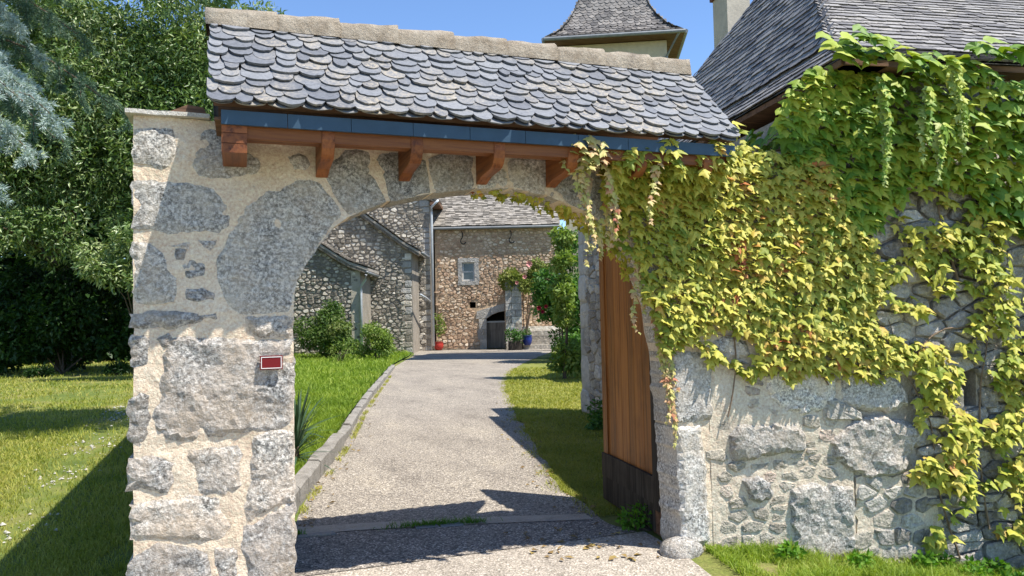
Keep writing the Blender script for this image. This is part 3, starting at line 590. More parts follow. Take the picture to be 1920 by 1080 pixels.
# kerb of old stone and timber pieces along the lawn
kb = thing('kerb', 'line of weathered grey kerb stones edging the lawn beside the drive', 'kerb', (1.0, 2.3, 0))
kline = smooth_line([(.80, 1.55), (.93, 2.36), (1.22, 3.5), (1.68, 5.33), (1.95, 6.5), (2.86, 10.55), (5.4, 20.9)], .1)
KP = np.array(kline); ks = np.concatenate([[0], np.cumsum(np.linalg.norm(np.diff(KP, axis=0), axis=1))])
cuts = [0.0, .95, 2.1, 4.0, 5.2, 6.3, 7.6, 8.9, 10.3, 11.6, 12.9, 14.3, 15.6, 17.0, 18.4, 19.8]
for i, (s0, s1) in enumerate(zip(cuts[:-1], cuts[1:])):
    s1 = min(s1, ks[-1])-.03
    if s1-s0 < .3: break
    mb = MB(); m_ = 7; hh = (.19 if i < 3 else .13)+random.uniform(-.015, .015); wd = .15 if i < 3 else .13; rows = []
    for j in range(m_):
        s = s0+(s1-s0)*j/(m_-1); p = np.array([np.interp(s, ks, KP[:, 0]), np.interp(s, ks, KP[:, 1])]); q = np.array([np.interp(s+.05, ks, KP[:, 0]), np.interp(s+.05, ks, KP[:, 1])])
        d = unit(q-p) if s < ks[-1]-.06 else d; nn = np.array([d[1], -d[0]]); hj = hh+random.uniform(-.012, .012); a = p-nn*wd*.5+nn*random.uniform(-.01, .01); c = p+nn*wd*.5+nn*random.uniform(-.01, .01)
        rows.append([(a[0], a[1], -.02), (a[0], a[1], hj-.02), (a[0]+nn[0]*.02, a[1]+nn[1]*.02, hj), (c[0]-nn[0]*.02, c[1]-nn[1]*.02, hj-.005), (c[0], c[1], hj-.025), (c[0], c[1], -.02)])
    Vk = [v for r in rows for v in r]; Fk = [(j*6+k, j*6+k+1, (j+1)*6+k+1, (j+1)*6+k) for j in range(m_-1) for k in range(5)]+[tuple(range(5, -1, -1)), tuple(range((m_-1)*6, m_*6))]
    Vk = np.array(Vk)-np.array([1.0, 2.3, 0]); o = MB().add(Vk, Fk, random.random()).build('kerb_stone', M['kerb'], kb)

# ------------------------------------------------------------------ the stone gateway
gate = thing('gateway', 'granite and cream mortar archway with slate roof over the drive', 'gateway', (1.8, .25, 0))
GO = np.array([1.8, .25, 0])
core_P = [(0, -.02), (.818, -.02), (.822, .6), (.824, 1.2)]+[(p[0], p[1]) for p in ARCH]+[(3.262, 1.5), (3.30, 1.35), (3.34, .7), (3.366, -.02), (XB-.001, -.02), (XB-.001, 2.76), (0.0, 2.76)]
gate_stones = dict(GATE_STONES)
gate_stones['r1'] = [(3.29, 1.36), (3.46, 1.365), (3.62, 1.33), (3.78, 1.24), (3.92, 1.13), (3.9, .99), (3.86, .885), (3.64, .88), (3.45, .875), (3.318, .872)]
gate_stones['r2'] = [(3.322, .853), (3.52, .853), (3.55, .72), (3.565, .54), (3.575, .05), (3.356, .02), (3.345, .33)]
core_h = lambda x, z: .010*fbm(x*5, z*5, 2., 4)+.004*fbm(x*25, z*25, 5., 3)
V, F = relief(rough_outline(core_P, .05, .003, 1.), [], .045, core_h, .4, lambda x, h, z: (x, -h if h > -.3 else .27, z))
nf = len(V)
MB().add(V-GO, F).build('mortar', M['mortar'], gate)
MB().box(.0, .72, .272, .5, 0, 2.2).box(3.45, 3.64, .272, .5, 0, 2.2).prism([(.0, 2.202), (.86, 2.202), (1.1, 2.34), (1.45, 2.455), (1.9, 2.52), (2.3, 2.51), (2.7, 2.43), (3.1, 2.28), (3.25, 2.202), (3.64, 2.202), (3.64, 2.755), (.0, 2.755)], .272, .5).build('rear_face', M['mortar'], gate, loc=tuple(-GO))
warm = {'b4', 'b7', 'b8', 'b11', 'b12', 'b13', 'b9', 'b10', 'a1', 'a2', 'a3', 'a5', 'b2', 'b5'}
sd = 0
for k, P in gate_stones.items():
    sd += 1.37
    ctr = np.array([np.mean([p[0] for p in P]), np.mean([p[1] for p in P])])
    if k in ('r1',): P = [(min(x, 3.632), z) for x, z in P]
    if k[0] in 'vb': P = [(ctr[0]+(x-ctr[0])*(1+(.007 if k[0] == 'v' else .014)/max(.03, math.hypot(x-ctr[0], z-ctr[1]))), ctr[1]+(z-ctr[1])*(1+(.007 if k[0] == 'v' else .014)/max(.03, math.hypot(x-ctr[0], z-ctr[1])))) for x, z in P]
    if k[0] == 'b': P = [(min(max(x, -.012), .824), z) for x, z in P]
    small = k.startswith('a')
    lower = k.startswith('b') or k.startswith('r')
    rough_ = (.008 if k[0] == 'r' else .013) if lower else (.008 if small else .006)
    pr = (.022 if k[0] == 'r' else .016) if lower else (.006 if small else .008)
    if k == 'b4': rough_, pr = .017, .018
    left = min(p[0] for p in P) < .03
    V, F = big_stone(P, pr, rough_, sd, lambda x, h, z: (x, -h, z), depth=.06, res=.032 if not small else .02, edge=.03 if lower else .009, amp=.0035 if k.startswith('v') else .009)
    if left:                                            # quoins go round the corner of the pier
        V = V.copy(); V[:, 0] -= .018*np.clip((.06-V[:, 0])/.06, 0, 1); V[:, 1] = np.where((V[:, 1] > .02) & (V[:, 0] < .03), .26, V[:, 1])
    if k[0] == 'v' : V[:, 1] = np.where(V[:, 1] > .02, .262, V[:, 1])
    if k == 'b4' or k == 'b9' or k == 'b10' or k == 'b2': V[:, 1] = np.where(V[:, 1] > .02, .264, V[:, 1])
    if k in ('r1', 'r2', 'v9'): V[:, 1] = np.where(V[:, 1] > .02, .26, V[:, 1])
    c = np.array([ctr[0], 0, ctr[1]])
    mat = M['granite_dressed'] if k[0] == 'r' else M['granite_warm'] if k in warm else M['granite_rough'] if lower else M['granite']
    link('stone', new_mesh('stone', V-c, F, mat, float(RNG.random())), gate, c-GO)
# deeper rebate side of the right jamb, behind the front stones

# roof: deck, slates, ridge tiles, fascia, beam, corbels
EY, EZ, RY, RZ = -.45, 2.728, .22, 3.415
sl_u = np.array([1., 0, 0]); sl_v = unit(np.array([0, RY-EY, RZ-EZ])); sl_n = np.cross(sl_u, sl_v); SLEN = math.hypot(RY-EY, RZ-EZ)
RX0, RX1 = .385, 3.635
roof = MB().prism([(EY+.10, EZ+.02), (EY+.10, EZ+.075), (RY, RZ-.022), (2*RY-EY-.10, EZ+.075), (2*RY-EY-.10, EZ+.02), (RY, RZ-.10)], RX0+.03, RX1-.04, 'x').build('roof', M['wood_brown'], gate, loc=tuple(-GO))
roof.location = (0, 0, 0); roof.data.transform(Matrix.Translation(Vector(-GO)))
def slate_shape(seed, style):
    rg = np.random.default_rng(seed); P = []
    if style == 'scale':                                # rounded tail
        p = rg.uniform(.8, 1.15)
        for i in range(11):
            a = math.pi*(i/10); x = -.5*math.cos(a); y = .42*(1-math.sin(a)**p) if 0 < i < 10 else .42
            P.append((x*(1+rg.uniform(-.03, .03)), y*2.1+rg.uniform(-.06, .06)))
        P = P+[(.5, 2.2), (-.5, 2.2)]
    else:
        P = [(-.5, .22), (-.44, .07), (-.3, rg.uniform(0, .05)), (0, rg.uniform(-.05, .04)), (.3, rg.uniform(0, .05)), (.44, .07), (.5, .22), (.5, 1.4), (-.5, 1.4)]
        P = [(x, y+rg.uniform(-.05, .05)) for x, y in P]
    n = len(P); V = [(x*.975, y, 1.) for x, y in P]+[(x*.95, y+.10, .0) for x, y in P]
    F = [tuple(range(n))]+[(i, i+n, (i+1) % n+n, (i+1) % n) for i in range(n-1)]
    return V, F
SC = [slate_shape(i, 'scale') for i in range(14)]; SQ = [slate_shape(50+i, 'flat') for i in range(12)]
def lay_slates(o, u, v, nrm, rows, rowh, span, wmean, wvar, rg, thick, jit=.1, hh=None):
    """rows of slates on a plane: span(v) -> (u0, u1); returns dicts with centre, axes and size"""
    out = []; vv = 0.
    for r in range(rows):
        h = rowh*(1+rg.uniform(-.08, .08)) if hh is None else hh(r)
        a, b = span(vv+h*.3)
        x = a-rg.uniform(0, .7)*wmean
        while x < b:
            w_ = wmean*(1+rg.uniform(-wvar, wvar)*1.0)
            if x+w_ > a+.15*wmean:
                l, rr = max(x, a), min(x+w_, b)
                if rr-l > wmean*.3:
                    an = rg.uniform(-1, 1)*jit*.35
                    uu = u*math.cos(an)+v*math.sin(an); v2 = v*math.cos(an)-u*math.sin(an)
                    tilt = thick*1.7/(h*1.9); vt = unit(v2-nrm*tilt); nt = unit(nrm+v2*tilt)
                    out.append(dict(p=np.array(o)+u*(l+rr)/2+v*(vv+rg.uniform(-jit, jit)*h)+nrm*(thick*1.4+rg.uniform(0, .4)*thick), u=uu, v=vt, n=nt, w=(rr-l)*1.03, h=h*1.02, t=thick*rg.uniform(.8, 1.3)))
            x += w_
        vv += h
    return out
def place_slates(name, S, parent, mat, shapes, org, to_world, limit=300, rest='slates'):
    rg = np.random.default_rng(len(S))
    meshes = [new_mesh(name, v, f, mat) for v, f in shapes]
    for s in S:
        wv = to_world(s['p']); d = np.linalg.norm(wv-CAM); s['s'] = s['w']*s['h']/d**2*(1 if in_view(wv, .0) else 1e-4)
    S.sort(key=lambda s: -s['s'])
    for s in S[:limit]:
        k = rg.integers(len(shapes)); o = link(name, meshes[k], parent)
        u, v, n = s['u'], s['v'], s['n']; p = s['p']-org
        o.matrix_local = Matrix(((u[0]*s['w'], v[0]*s['h'], n[0]*s['t'], p[0]), (u[1]*s['w'], v[1]*s['h'], n[1]*s['t'], p[1]), (u[2]*s['w'], v[2]*s['h'], n[2]*s['t'], p[2]), (0, 0, 0, 1)))
    if S[limit:]:
        mb = MB()
        for s in S[limit:]:
            v0, f0 = shapes[rg.integers(len(shapes))]; v0 = np.array(v0)
            mb.add(s['p']-org+v0[:, :1]*s['w']*s['u']+v0[:, 1:2]*s['h']*s['v']+v0[:, 2:]*s['t']*s['n'], f0, float(rg.random()))
        mb.build(rest, mat, parent, kind='stuff')
rg = np.random.default_rng(3)
S = lay_slates((0, EY, EZ), sl_u, sl_v, sl_n, 11, SLEN/11.6, lambda v: (RX0, RX1), .125, .45, rg, .0135, .22)
S += lay_slates((0, EY+.012, EZ-.006), sl_u, sl_v, sl_n, 1, .06, lambda v: (RX0+.01, RX1-.01), .15, .3, rg, .008, .05)
place_slates('slate', S, roof, M['slate'], SC, GO, lambda p: p, 300)
S = lay_slates((RX1, 2*RY-EY, EZ), -sl_u, np.array([0, -sl_v[1], sl_v[2]]), np.array([0, -sl_n[1], sl_n[2]]), 10, SLEN/10.6, lambda v: (0, RX1-RX0), .13, .35, rg, .01)
mb = MB()
for s in S:
    v0, f0 = SC[rg.integers(14)]; v0 = np.array(v0); mb.add(s['p']-GO+v0[:, :1]*s['w']*s['u']+v0[:, 1:2]*s['h']*s['v']+v0[:, 2:]*s['t']*s['n'], f0, float(rg.random()))
mb.build('rear_slates', M['slate'], roof, kind='stuff')
nt = 9
for i in range(nt):
    x0 = RX0-.025+(RX1-.02-RX0+.03)*i/nt; x1 = RX0-.025+(RX1-.02-RX0+.03)*(i+1)/nt+.035; k = 9
    if i == nt-1: x1 -= .035
    Vr = []; 
    m_ = 6
    for j in range(m_):
        x = x0+(x1-x0)*j/(m_-1); big = .022*(j/(m_-1))+.004*fbm(i*3.3, j*.2, 1.)
        for q in range(k):
            a = math.pi*q/(k-1); ca, sa = math.cos(a), math.sin(a)
            e = .010*fbm(x*14, q*.9, i, 3)
            yy = RY-(.10+big*.5+e)*(abs(ca)**.7*(1 if ca > 0 else -1)); zz = RZ-.062+(.118+big+e)*(abs(sa)**.5)
            Vr.append((x+(.012*fbm(q*1.3, i*2., 0.) if j in (0, m_-1) else 0), yy, zz))
    Fr = [(j*k+q, j*k+q+1, (j+1)*k+q+1, (j+1)*k+q) for j in range(m_-1) for q in range(k-1)]+[tuple(range(k))[::-1], tuple(range((m_-1)*k, m_*k))]
    MB().add(np.array(Vr)-GO, Fr, rg.random()).build('ridge_tile', M['ridge'], roof, True)
xs = [.452, .78, 1.11, 1.45, 1.78, 2.12, 2.46, 2.80, 3.14, 3.48, 3.59]
for a, b in zip(xs[:-1], xs[1:]):
    MB().box(a-1.8, b-1.8-.003, -.405-.25, -.385-.25, 2.643, 2.716).build('fascia_panel', M['zinc_blue'], roof)
MB().box(.46-1.8, 3.58-1.8, -.37-.25, -.27-.25, 2.582, 2.665).build('beam', M['wood_x'], roof)
MB().box(.42-1.8, 3.60-1.8, -.383-.25, -.02-.25, 2.668, 2.682).build('soffit_board', M['wood_brown'], roof)
def corbel(x, wd, curved):
    if curved: P = [(-.01, 2.66), (-.372, 2.66), (-.378, 2.60), (-.368, 2.555), (-.345, 2.525), (-.315, 2.508), (-.28, 2.502), (-.12, 2.49), (-.01, 2.46)]
    else: P = [(-.01, 2.66), (-.385, 2.66), (-.385, 2.505), (-.01, 2.50)]
    P = [(a-.25, b) for a, b in P]
    o = MB().prism(P, x-wd/2-1.8, x+wd/2-1.8, 'x').build('corbel', M['wood_corbel'], roof)
    bv = o.modifiers.new('bevel', 'BEVEL'); bv.width = .005; bv.segments = 2
for x in (.99, 1.476, 1.967, 2.44, 2.915, 3.40): corbel(x, .070, True)
for z0, z1 in ((2.502, 2.548), (2.551, 2.602), (2.605, 2.66)):
    MB().box(.515-.062-1.8, .515+.062-1.8, -.385-.25, -.01-.25, z0, z1).build('corbel_block', M['wood_corbel'], roof)
# capping of the left pier
P = rough_outline([(-.035, -.045), (.385, -.04), (.385, .53), (-.03, .53)], .05, .008, 3.)
MB().prism(P, 2.762, 2.785, 'z').build('cap_slab', M['cap'], gate, loc=tuple(-GO))
MB().prism([(.15, 2.787), (.375, 2.787), (.35, 2.835), (.27, 2.845)], .02, .30, 'y').build('timber_end', M['wood_brown'], gate, loc=tuple(-GO))
# plaque
pc = np.mean(PLAQUE, axis=0); pw, ph = (PLAQUE[1][0]-PLAQUE[0][0])/2, (PLAQUE[0][1]-PLAQUE[3][1])/2
pl = thing('plaque', 'small dark red enamel plaque with white border on the left pier', 'plaque', (pc[0], -.045, pc[1]))
MB().box(-pw, pw, -.006, .012, -ph, ph).build('plate', M['red'], pl)
for (a, b, c, d) in ((-pw+.006, pw-.006, ph-.010, ph-.006), (-pw+.006, pw-.006, -ph+.006, -ph+.010), (-pw+.006, -pw+.0095, -ph+.0105, ph-.0105), (pw-.0095, pw-.006, -ph+.0105, ph-.0105)):
    MB().box(a, b, -.0085, -.005, c, d).build('border_line', M['white'], pl)
for sx in (-1, 1): MB().lathe([(.002, 0), (.0025, .001), (.001, .003)], (0, 0, 0), 8).build('screw', M['zinc'], pl, loc=(sx*(pw-.003), -.007, 0))
# guard stone at the foot of the right jamb
gst = thing('guard_stone', 'rounded grey boulder at the foot of the right gate pier', 'guard stone', (3.32, -.03, 0))
rgv = 8; Vg = []; Fg = []
for i in range(rgv+1):
    th = math.pi*i/rgv
    for j in range(14):
        ph_ = 2*math.pi*j/14; d = np.array([math.sin(th)*math.cos(ph_), math.sin(th)*math.sin(ph_), math.cos(th)])
        r_ = 1+.18*fbm(d[0]*1.5, d[1]*1.5, d[2]*1.5+4, 3); Vg.append(d*r_*np.array([.15, .12, .10])+np.array([0, 0, .02]))
for i in range(rgv):
    for j in range(14): Fg.append((i*14+j, i*14+(j+1) % 14, (i+1)*14+(j+1) % 14, (i+1)*14+j))
MB().add(Vg, Fg).build('boulder', M['granite_rough'], gst, True)

# door leaves, both swung open into the yard
def leaf_door(hinge, far, label, n_pl, seed):
    h = np.array(hinge); f = np.array(far); L = np.linalg.norm(f-h); a = math.atan2(f[1]-h[1], f[0]-h[0])
    t = thing('gate_leaf', label, 'gate', (h[0], h[1], 0), a, 'open wooden gate leaves'); rg = np.random.default_rng(seed)
    x = 0.0; ws = rg.uniform(.12, .17, n_pl); ws *= L/ws.sum()
    for i, w_ in enumerate(ws):
        top = 1.72+.62*math.sin(min(1, (x+w_/2)/L)*math.pi/2)*.98
        MB().box(x+.003, x+w_-.003, -.022+rg.uniform(-.005, .003), .022, .36, top, rg.random()).build('plank', M['wood'], t)
        x += w_
    MB().box(L-.10, L+.002, -.030, .034, .30, 2.30, .3).build('stile', M['wood'], t)
    MB().box(-.01, .09, .023, .060, .20, 1.75, .6).build('stile', M['wood_dark'], t)  # hinge stile coloured near-black to stand in for the shaded gap at the jamb
    MB().box(.0, L+.01, -.035, .05, .235, .43, .2).build('bottom_rail', M['wood_dark'], t)
    MB().box(.10, L+.012, -.040, .045, .03, .232, .5).build('bottom_board', M['wood_dark'], t)
    MB().box(.0, .14, -.02, .04, .02, .23, .9).build('stile_foot', M['wood_brown'], t)
    for z in (.5, 1.5): MB().box(.02, L*.8, -.032, -.0235, z, z+.05).build('strap_hinge', M['iron'], t)
    for z in (.5, 1.5): MB().tube([(-.01, .03, z-.03), (-.01, .03, z+.08)], .015, 8).build('hinge_pin', M['iron'], t)
    return t
leaf_door((3.425, .31), (3.555, 1.47), 'right orange-brown gate leaf with blackened bottom rail, half hidden by creeper', 8, 4)
leaf_door((.80, .42), (.72, 1.54), 'left gate leaf standing open behind the plaque pier', 8, 5)

# yard wall behind the left pier; it throws the shade on the lawn outside
yw = thing('yard_wall', 'old stone yard wall running back from the left gate pier', 'wall', (.25, .5, 0))
MB().box(-.20, .20, .01, 9., 0, 2.70).build('mortar', M['mortar_wall'], yw)
MB().box(-.25, .25, .01, 9.03, 2.702, 2.77).build('coping', M['cap'], yw)
place_pieces('stone', rubble(.05, 8.95, .02, 2.68, .42, .26, .02, .03, lambda x, h, z: (-.2-h, x, z), lambda x, z: .15 < x < 8.85 and .1 < z < 2.6, 21, True), yw, M['rubble_wall'], lambda p: p+np.array([.25, .5, 0]), 120)

# ------------------------------------------------------------------ garden wall right of the gate
gw = thing('garden_wall', 'low granite wall of huge pale blocks under the yellow creeper', 'wall', RB, -A10)
CT = 1.06
gwP = [(-.04, -.5), (CT-.01, -.5), (CT-.01, 2.795), (-.04, 2.752)]
V, F = relief(gwP, [], .06, lambda x, z: .010+.014*fbm(x*4, z*4, 8., 4), .42, lambda x, h, z: (x, -h if h > -.3 else .42, z))
MB().add(V, F).build('mortar', M['mortar_wall'], gw)
MB().box(.003, CT-.01, .42, .43, -.3, 2.8).build('rear_face', M['mortar_wall'], gw)
BIGW = {k: v for k, v in WALL_STONES.items() if k not in ('r1', 'r2')}
mapw = lambda x, h, z: (x, -h, z)
sd = 30
for k, P in BIGW.items():
    sd += 2.1; rr, pr = (.02, .045) if k in ('r5', 'r6', 'r7', 'r8') else (.014, .03)
    V, F = big_stone(P, pr, rr, sd, mapw, depth=.07, res=.034, edge=.045 if rr > .02 else .03, amp=.010)
    c = np.array([np.mean([p[0] for p in P]), 0, np.mean([p[1] for p in P])])
    link('stone', new_mesh('stone', V-c, F, M['granite_dressed'] if k in ('r3', 'r4', 'r9', 'r10') else M['granite'] if k in ('r5', 'r7') else M['granite_rough'], float(RNG.random())), gw, c)
near_big = lambda x, z, m=.012: any(inpoly(x, z, P) or edge_dist(x, z, P) < m for P in BIGW.values())
fill = rubble(.0, CT, -.3, 1.35, .14, .085, .012, .016, mapw, lambda x, z: .03 < x < CT-.04 and not near_big(x, z) and not inpoly(x+XB, z, gate_stones['r1']), 31)
fill += rubble(.0, CT, 1.25, 2.82, .2, .13, .012, .025, mapw, lambda x, z: .06 < x < CT-.08 and 1.26 < z < 2.74 and not near_big(x, z, .03), 32, lo=True)
place_pieces('stone', fill, gw, M['rubble_small'], lambda p: R2W(*p), 230)

# ------------------------------------------------------------------ the house on the right
house = thing('house', 'old stone house with steep hipped stone-slate roof behind the creepers', 'house', RB+RE*CT+np.array([0, 0, 0]), -A10)
HO = np.array([CT, 0, 0]); h2w = lambda p: R2W(p[0]+CT, p[1], p[2])
HL, HW = 6.1, 13.
slit = [(x-CT, z) for x, z in SLIT]
slit = [(min(p[0] for p in slit), min(p[1] for p in slit)), (max(p[0] for p in slit), min(p[1] for p in slit)), (max(p[0] for p in slit), max(p[1] for p in slit)), (min(p[0] for p in slit), max(p[1] for p in slit))]
fw = [(0, -2.2), (4.2, -2.2), (4.2, 3.42), (0, 3.42)]
V, F = relief(fw, [slit], .09, lambda x, z: .02*fbm(x*3, z*3, 1., 3), .3, lambda x, h, z: (x, .015-h if h > -.2 else .3, z))
MB().add(V, F).build('front_wall', M['mortar_dark'], house)
MB().box(4.201, HW, .012, .4, -2.2, 3.42).build('front_wall', M['mortar_dark'], house)
MB().box(.0, .35, .302, HL+1.3, -.1, 3.26).build('side_wall', M['mortar_dark'], house)
MB().box(.35, HW, HL-.3, HL, -.1, 3.4).build('rear_wall', M['mortar_dark'], house)
MB().box(.352, HW-.01, .5, HL-.31, -.1, .1).build('floor', M['dark'], house)
hb = {k: [(x-CT, z) for x, z in P] for k, P in BIGW.items() if max(p[0] for p in P) > CT}
limeP = [(-.02, -.9), (.86, -.9), (.80, -.15), (.66, .12), (.62, .36), (.50, .47), (.30, .40), (.12, .46), (-.02, .42)]
okf = lambda x, z: x > -.02 and not inpoly(x, z, limeP) and z < 3.25 and not any(inpoly(x, z, P) or edge_dist(x, z, P) < .02 for P in hb.values()) and not (slit[0][0]-.05 < x < slit[1][0]+.05 and slit[0][1]-.04 < z < slit[2][1]+.04)
st = rubble(0, 4.1, -1.2, 3.4, .23, .14, .008, .036, lambda x, h, z: (x, -h, z), okf, 41, vary=.7)
lim = rough_outline([(max(x, .002), z) for x, z in limeP], .05, .012, 9.)
V, F = relief(lim, [], .06, lambda x, z: .008+.012*fbm(x*4, z*4, 6., 4), .03, lambda x, h, z: (x, -h, z))
MB().add(V, F).build('mortar', M['mortar_wall'], house)
lime_st = rubble(0, .9, -.9, .5, .16, .11, .010, .018, lambda x, h, z: (x, -h-.004, z), lambda x, z: x > .05 and inpoly(x, z, limeP) and edge_dist(x, z, limeP) > .03 and not any(inpoly(x, z, P) or edge_dist(x, z, P) < .02 for P in hb.values()), 47)
for s in lime_st: s['mat'] = M['rubble_small']
st += lime_st
# dressed blocks round the vent slit
for a, b, c, d in ((-.13, -.012, -.03, .16), (-.14, -.012, .165, .33), (.012, .15, -.02, .14), (.012, .13, .145, .31)):
    x0 = (slit[0][0] if a < 0 else slit[1][0])
    s = cell_stone([(x0+a, slit[0][1]+c), (x0+b, slit[0][1]+c), (x0+b, slit[0][1]+d), (x0+a, slit[0][1]+d)], .004, .03, lambda x, h, z: (x, -h, z), RNG); st.append(s)
side = rubble(.3, HL+1.28, .0, 3.25, .30, .19, .014, .03, lambda x, h, z: (-h, x, z), lambda x, z: .4 < x < HL+.92 and .1 < z < 3.2, 43, vary=.6)
z = .0
while z < 3.1:                                          # big corner blocks at the far end
    hh = random.uniform(.28, .6); ww = random.uniform(.32, .6)
    s = cell_stone([(HL+1.3-ww, z), (HL+1.3, z), (HL+1.3, z+hh), (HL+1.3-ww, z+hh)], .012, .03, lambda x, h, z: (-h, x, z), RNG)
    if s: s['mat'] = M['dressed']; s['area'] *= 2; side.append(s)
    z += hh
place_pieces('stone', st+side, house, M['rubble_wall'], h2w, 300)
MB().box(slit[0][0], slit[1][0], .16, .17, slit[0][1], slit[2][1]).build('vent_shade_back', M['dark'], house)  # near-black sheet paints the shade inside the slit
# roof planes with a flare at the eaves (plan distance from the eave -> height)
OV, HZ = .35, 3.355
def zf(b): return .50*b if b < .4 else .20+.86*(b-.4)
def zl(a): return 1.0*a if a < .2 else .20+1.62*(a-.2)
def zb(c): return .45*c if c < .4 else .18+.74*(c-.4)
def inv(fn, z):
    lo, hi = 0., 8.
    for _ in range(40):
        m_ = (lo+hi)/2
        if fn(m_) < z: lo = m_
        else: hi = m_
    return lo
E0 = np.array([-.10, -.20, HZ+.06]); DD = 6.45; XE = HW+.3
lv = [0, .2, .6, 1.1, 1.7, 2.3]
ztop = 2.2
for _ in range(60):
    if inv(zf, ztop)+inv(zb, ztop) < DD: ztop += .02
lv = [0, .1, .2, .7, 1.2, 1.8, ztop]
P3 = lambda a, b, z: E0+np.array([a, b, z])
front = [(P3(inv(zl, z), inv(zf, z), z), P3(XE, inv(zf, z), z)) for z in lv]
left = [(P3(inv(zl, z), inv(zf, z), z), P3(inv(zl, z), DD-inv(zb, z), z)) for z in lv]
back = [(P3(inv(zl, z), DD-inv(zb, z), z), P3(XE, DD-inv(zb, z), z)) for z in lv]
mb = MB()
for grid in (front, left, back):
    o = len(mb.v)
    Vp = [p for r in grid for p in r]; mb.add(Vp, [(2*i, 2*i+1, 2*i+3, 2*i+2) for i in range(len(grid)-1)])
hroof = mb.build('roof', M['slate_old'], house)
bb = MB()
for p, q in ((front[0][0], front[0][1]), (left[0][0], left[0][1])):
    d = unit(q-p); nn = np.array([d[1], -d[0], 0]) if p is front[0][0] else np.array([-1., 0, 0])
    for zz, off, th in ((-.045, .0, .04),):
        bb.add([p+nn*-.02+[0, 0, -.05], q+nn*-.02+[0, 0, -.05], q+nn*-.02+[0, 0, -.006], p+nn*-.02+[0, 0, -.006], p-nn*.36+[0, 0, -.05], q-nn*.36+[0, 0, -.05], q-nn*.36+[0, 0, -.008], p-nn*.36+[0, 0, -.008]], [(0, 1, 2, 3), (0, 4, 5, 1), (4, 7, 6, 5), (0, 3, 7, 4), (1, 5, 6, 2), (3, 2, 6, 7)])
bb.build('eave_board', M['wood_brown'], hroof)
rg = np.random.default_rng(11); S = []
def course(grid, rowh, wm, flip, xmax):
    # split the profile into rows; each row is straight between the hip and the far end
    prof = [(np.linalg.norm(np.cross(r[0]-grid[0][0], unit(grid[0][1]-grid[0][0]))), r) for r in grid]
    s_tot = [0]
    for i in range(1, len(grid)):
        d = unit(grid[0][1]-grid[0][0]); a, b = grid[i-1][0], grid[i][0]; w_ = b-a; w_ = w_-d*(w_@d); s_tot.append(s_tot[-1]+np.linalg.norm(w_))
    s = 0.; out = []
    while s < s_tot[-1]-.02:
        i = max(j for j in range(len(s_tot)-1) if s_tot[j] <= s); f = (s-s_tot[i])/(s_tot[i+1]-s_tot[i])
        a = grid[i][0]*(1-f)+grid[i+1][0]*f; b = grid[i][1]*(1-f)+grid[i+1][1]*f
        u = unit(b-a); vv = grid[i+1][0]-grid[i][0]; vv = unit(vv-u*(vv@u)); nrm = np.cross(u, vv)
        if nrm[2] < 0: nrm = -nrm
        L = min(np.linalg.norm(b-a), xmax); h = rowh*(1+rg.uniform(-.12, .12))
        out += lay_slates(a, u, vv, nrm, 1, h, lambda q, L=L: (.0, L), wm, .4, rg, .011, .1, lambda r, h=h: h)
        s += h
    return out
S = course(front, .082, .155, False, 5.5)+course(left, .088, .17, True, 99)
place_slates('slate', S, hroof, M['slate_house'], SQ, np.zeros(3), lambda p: h2w(p), 300)
# chimney beyond the far hip
def on_yard(px, py, Z):                                 # helper for a few far things, see the yard frame below
    return Y2W((px-960)/1400*Z, Z, 0)
ch = E0+np.array([1.97, DD-1.0, 0]); cw = .18
cz0 = HZ+1.1
chim = MB().box(ch[0]-cw, ch[0]+cw, ch[1]-cw, ch[1]+cw+.1, cz0-.4, HZ+3.0).build('chimney', M['render_grey'], hroof)
MB().prism([(ch[0]-cw-.22, cz0+.25), (ch[0]-cw-.01, cz0+.78), (ch[0]+cw+.01, cz0+.95), (ch[0]+cw+.01, cz0-.3), (ch[0]-cw-.22, cz0-.3)], ch[1]-cw-.03, ch[1]+cw+.14, 'y').build('chimney_base', M['render_grey'], hroof)
for k, (dz, ex) in enumerate(((3.0, .035), (3.07, .065), (3.14, .03))):
    MB().box(ch[0]-cw-ex, ch[0]+cw+ex, ch[1]-cw-ex, ch[1]+cw+.1+ex, HZ+dz+.002, HZ+dz+.068).build('brick_course', M['brick_red'] if k < 2 else M['cap'], hroof)
# low rear wing whose ridge shows between the gate roof and the house
wing = thing('rear_wing', 'brown-tiled ridge of a low wing behind the gate roof', 'building', Y2W(5.0, 17.0), -YAW)
MB().box(-.75, 1.7, .0, 3., 0, 6.3).build('wall', M['render'], wing)
MB().prism([(-.2, 6.3), (1.5, 7.22), (3.2, 6.3)], -.85, 1.75, 'x').build('roof', M['wood_brown'], wing)
an = MB().tube([(-.72, 1.4, 7.0), (-.72, 1.4, 7.62)], .012, 5)
for q in range(4): an.tube([(-.86+.02*q, 1.4, 7.40+.05*q), (-.56-.02*q, 1.4, 7.40+.05*q)], .007, 4)
an.build('aerial', M['iron'], wing)

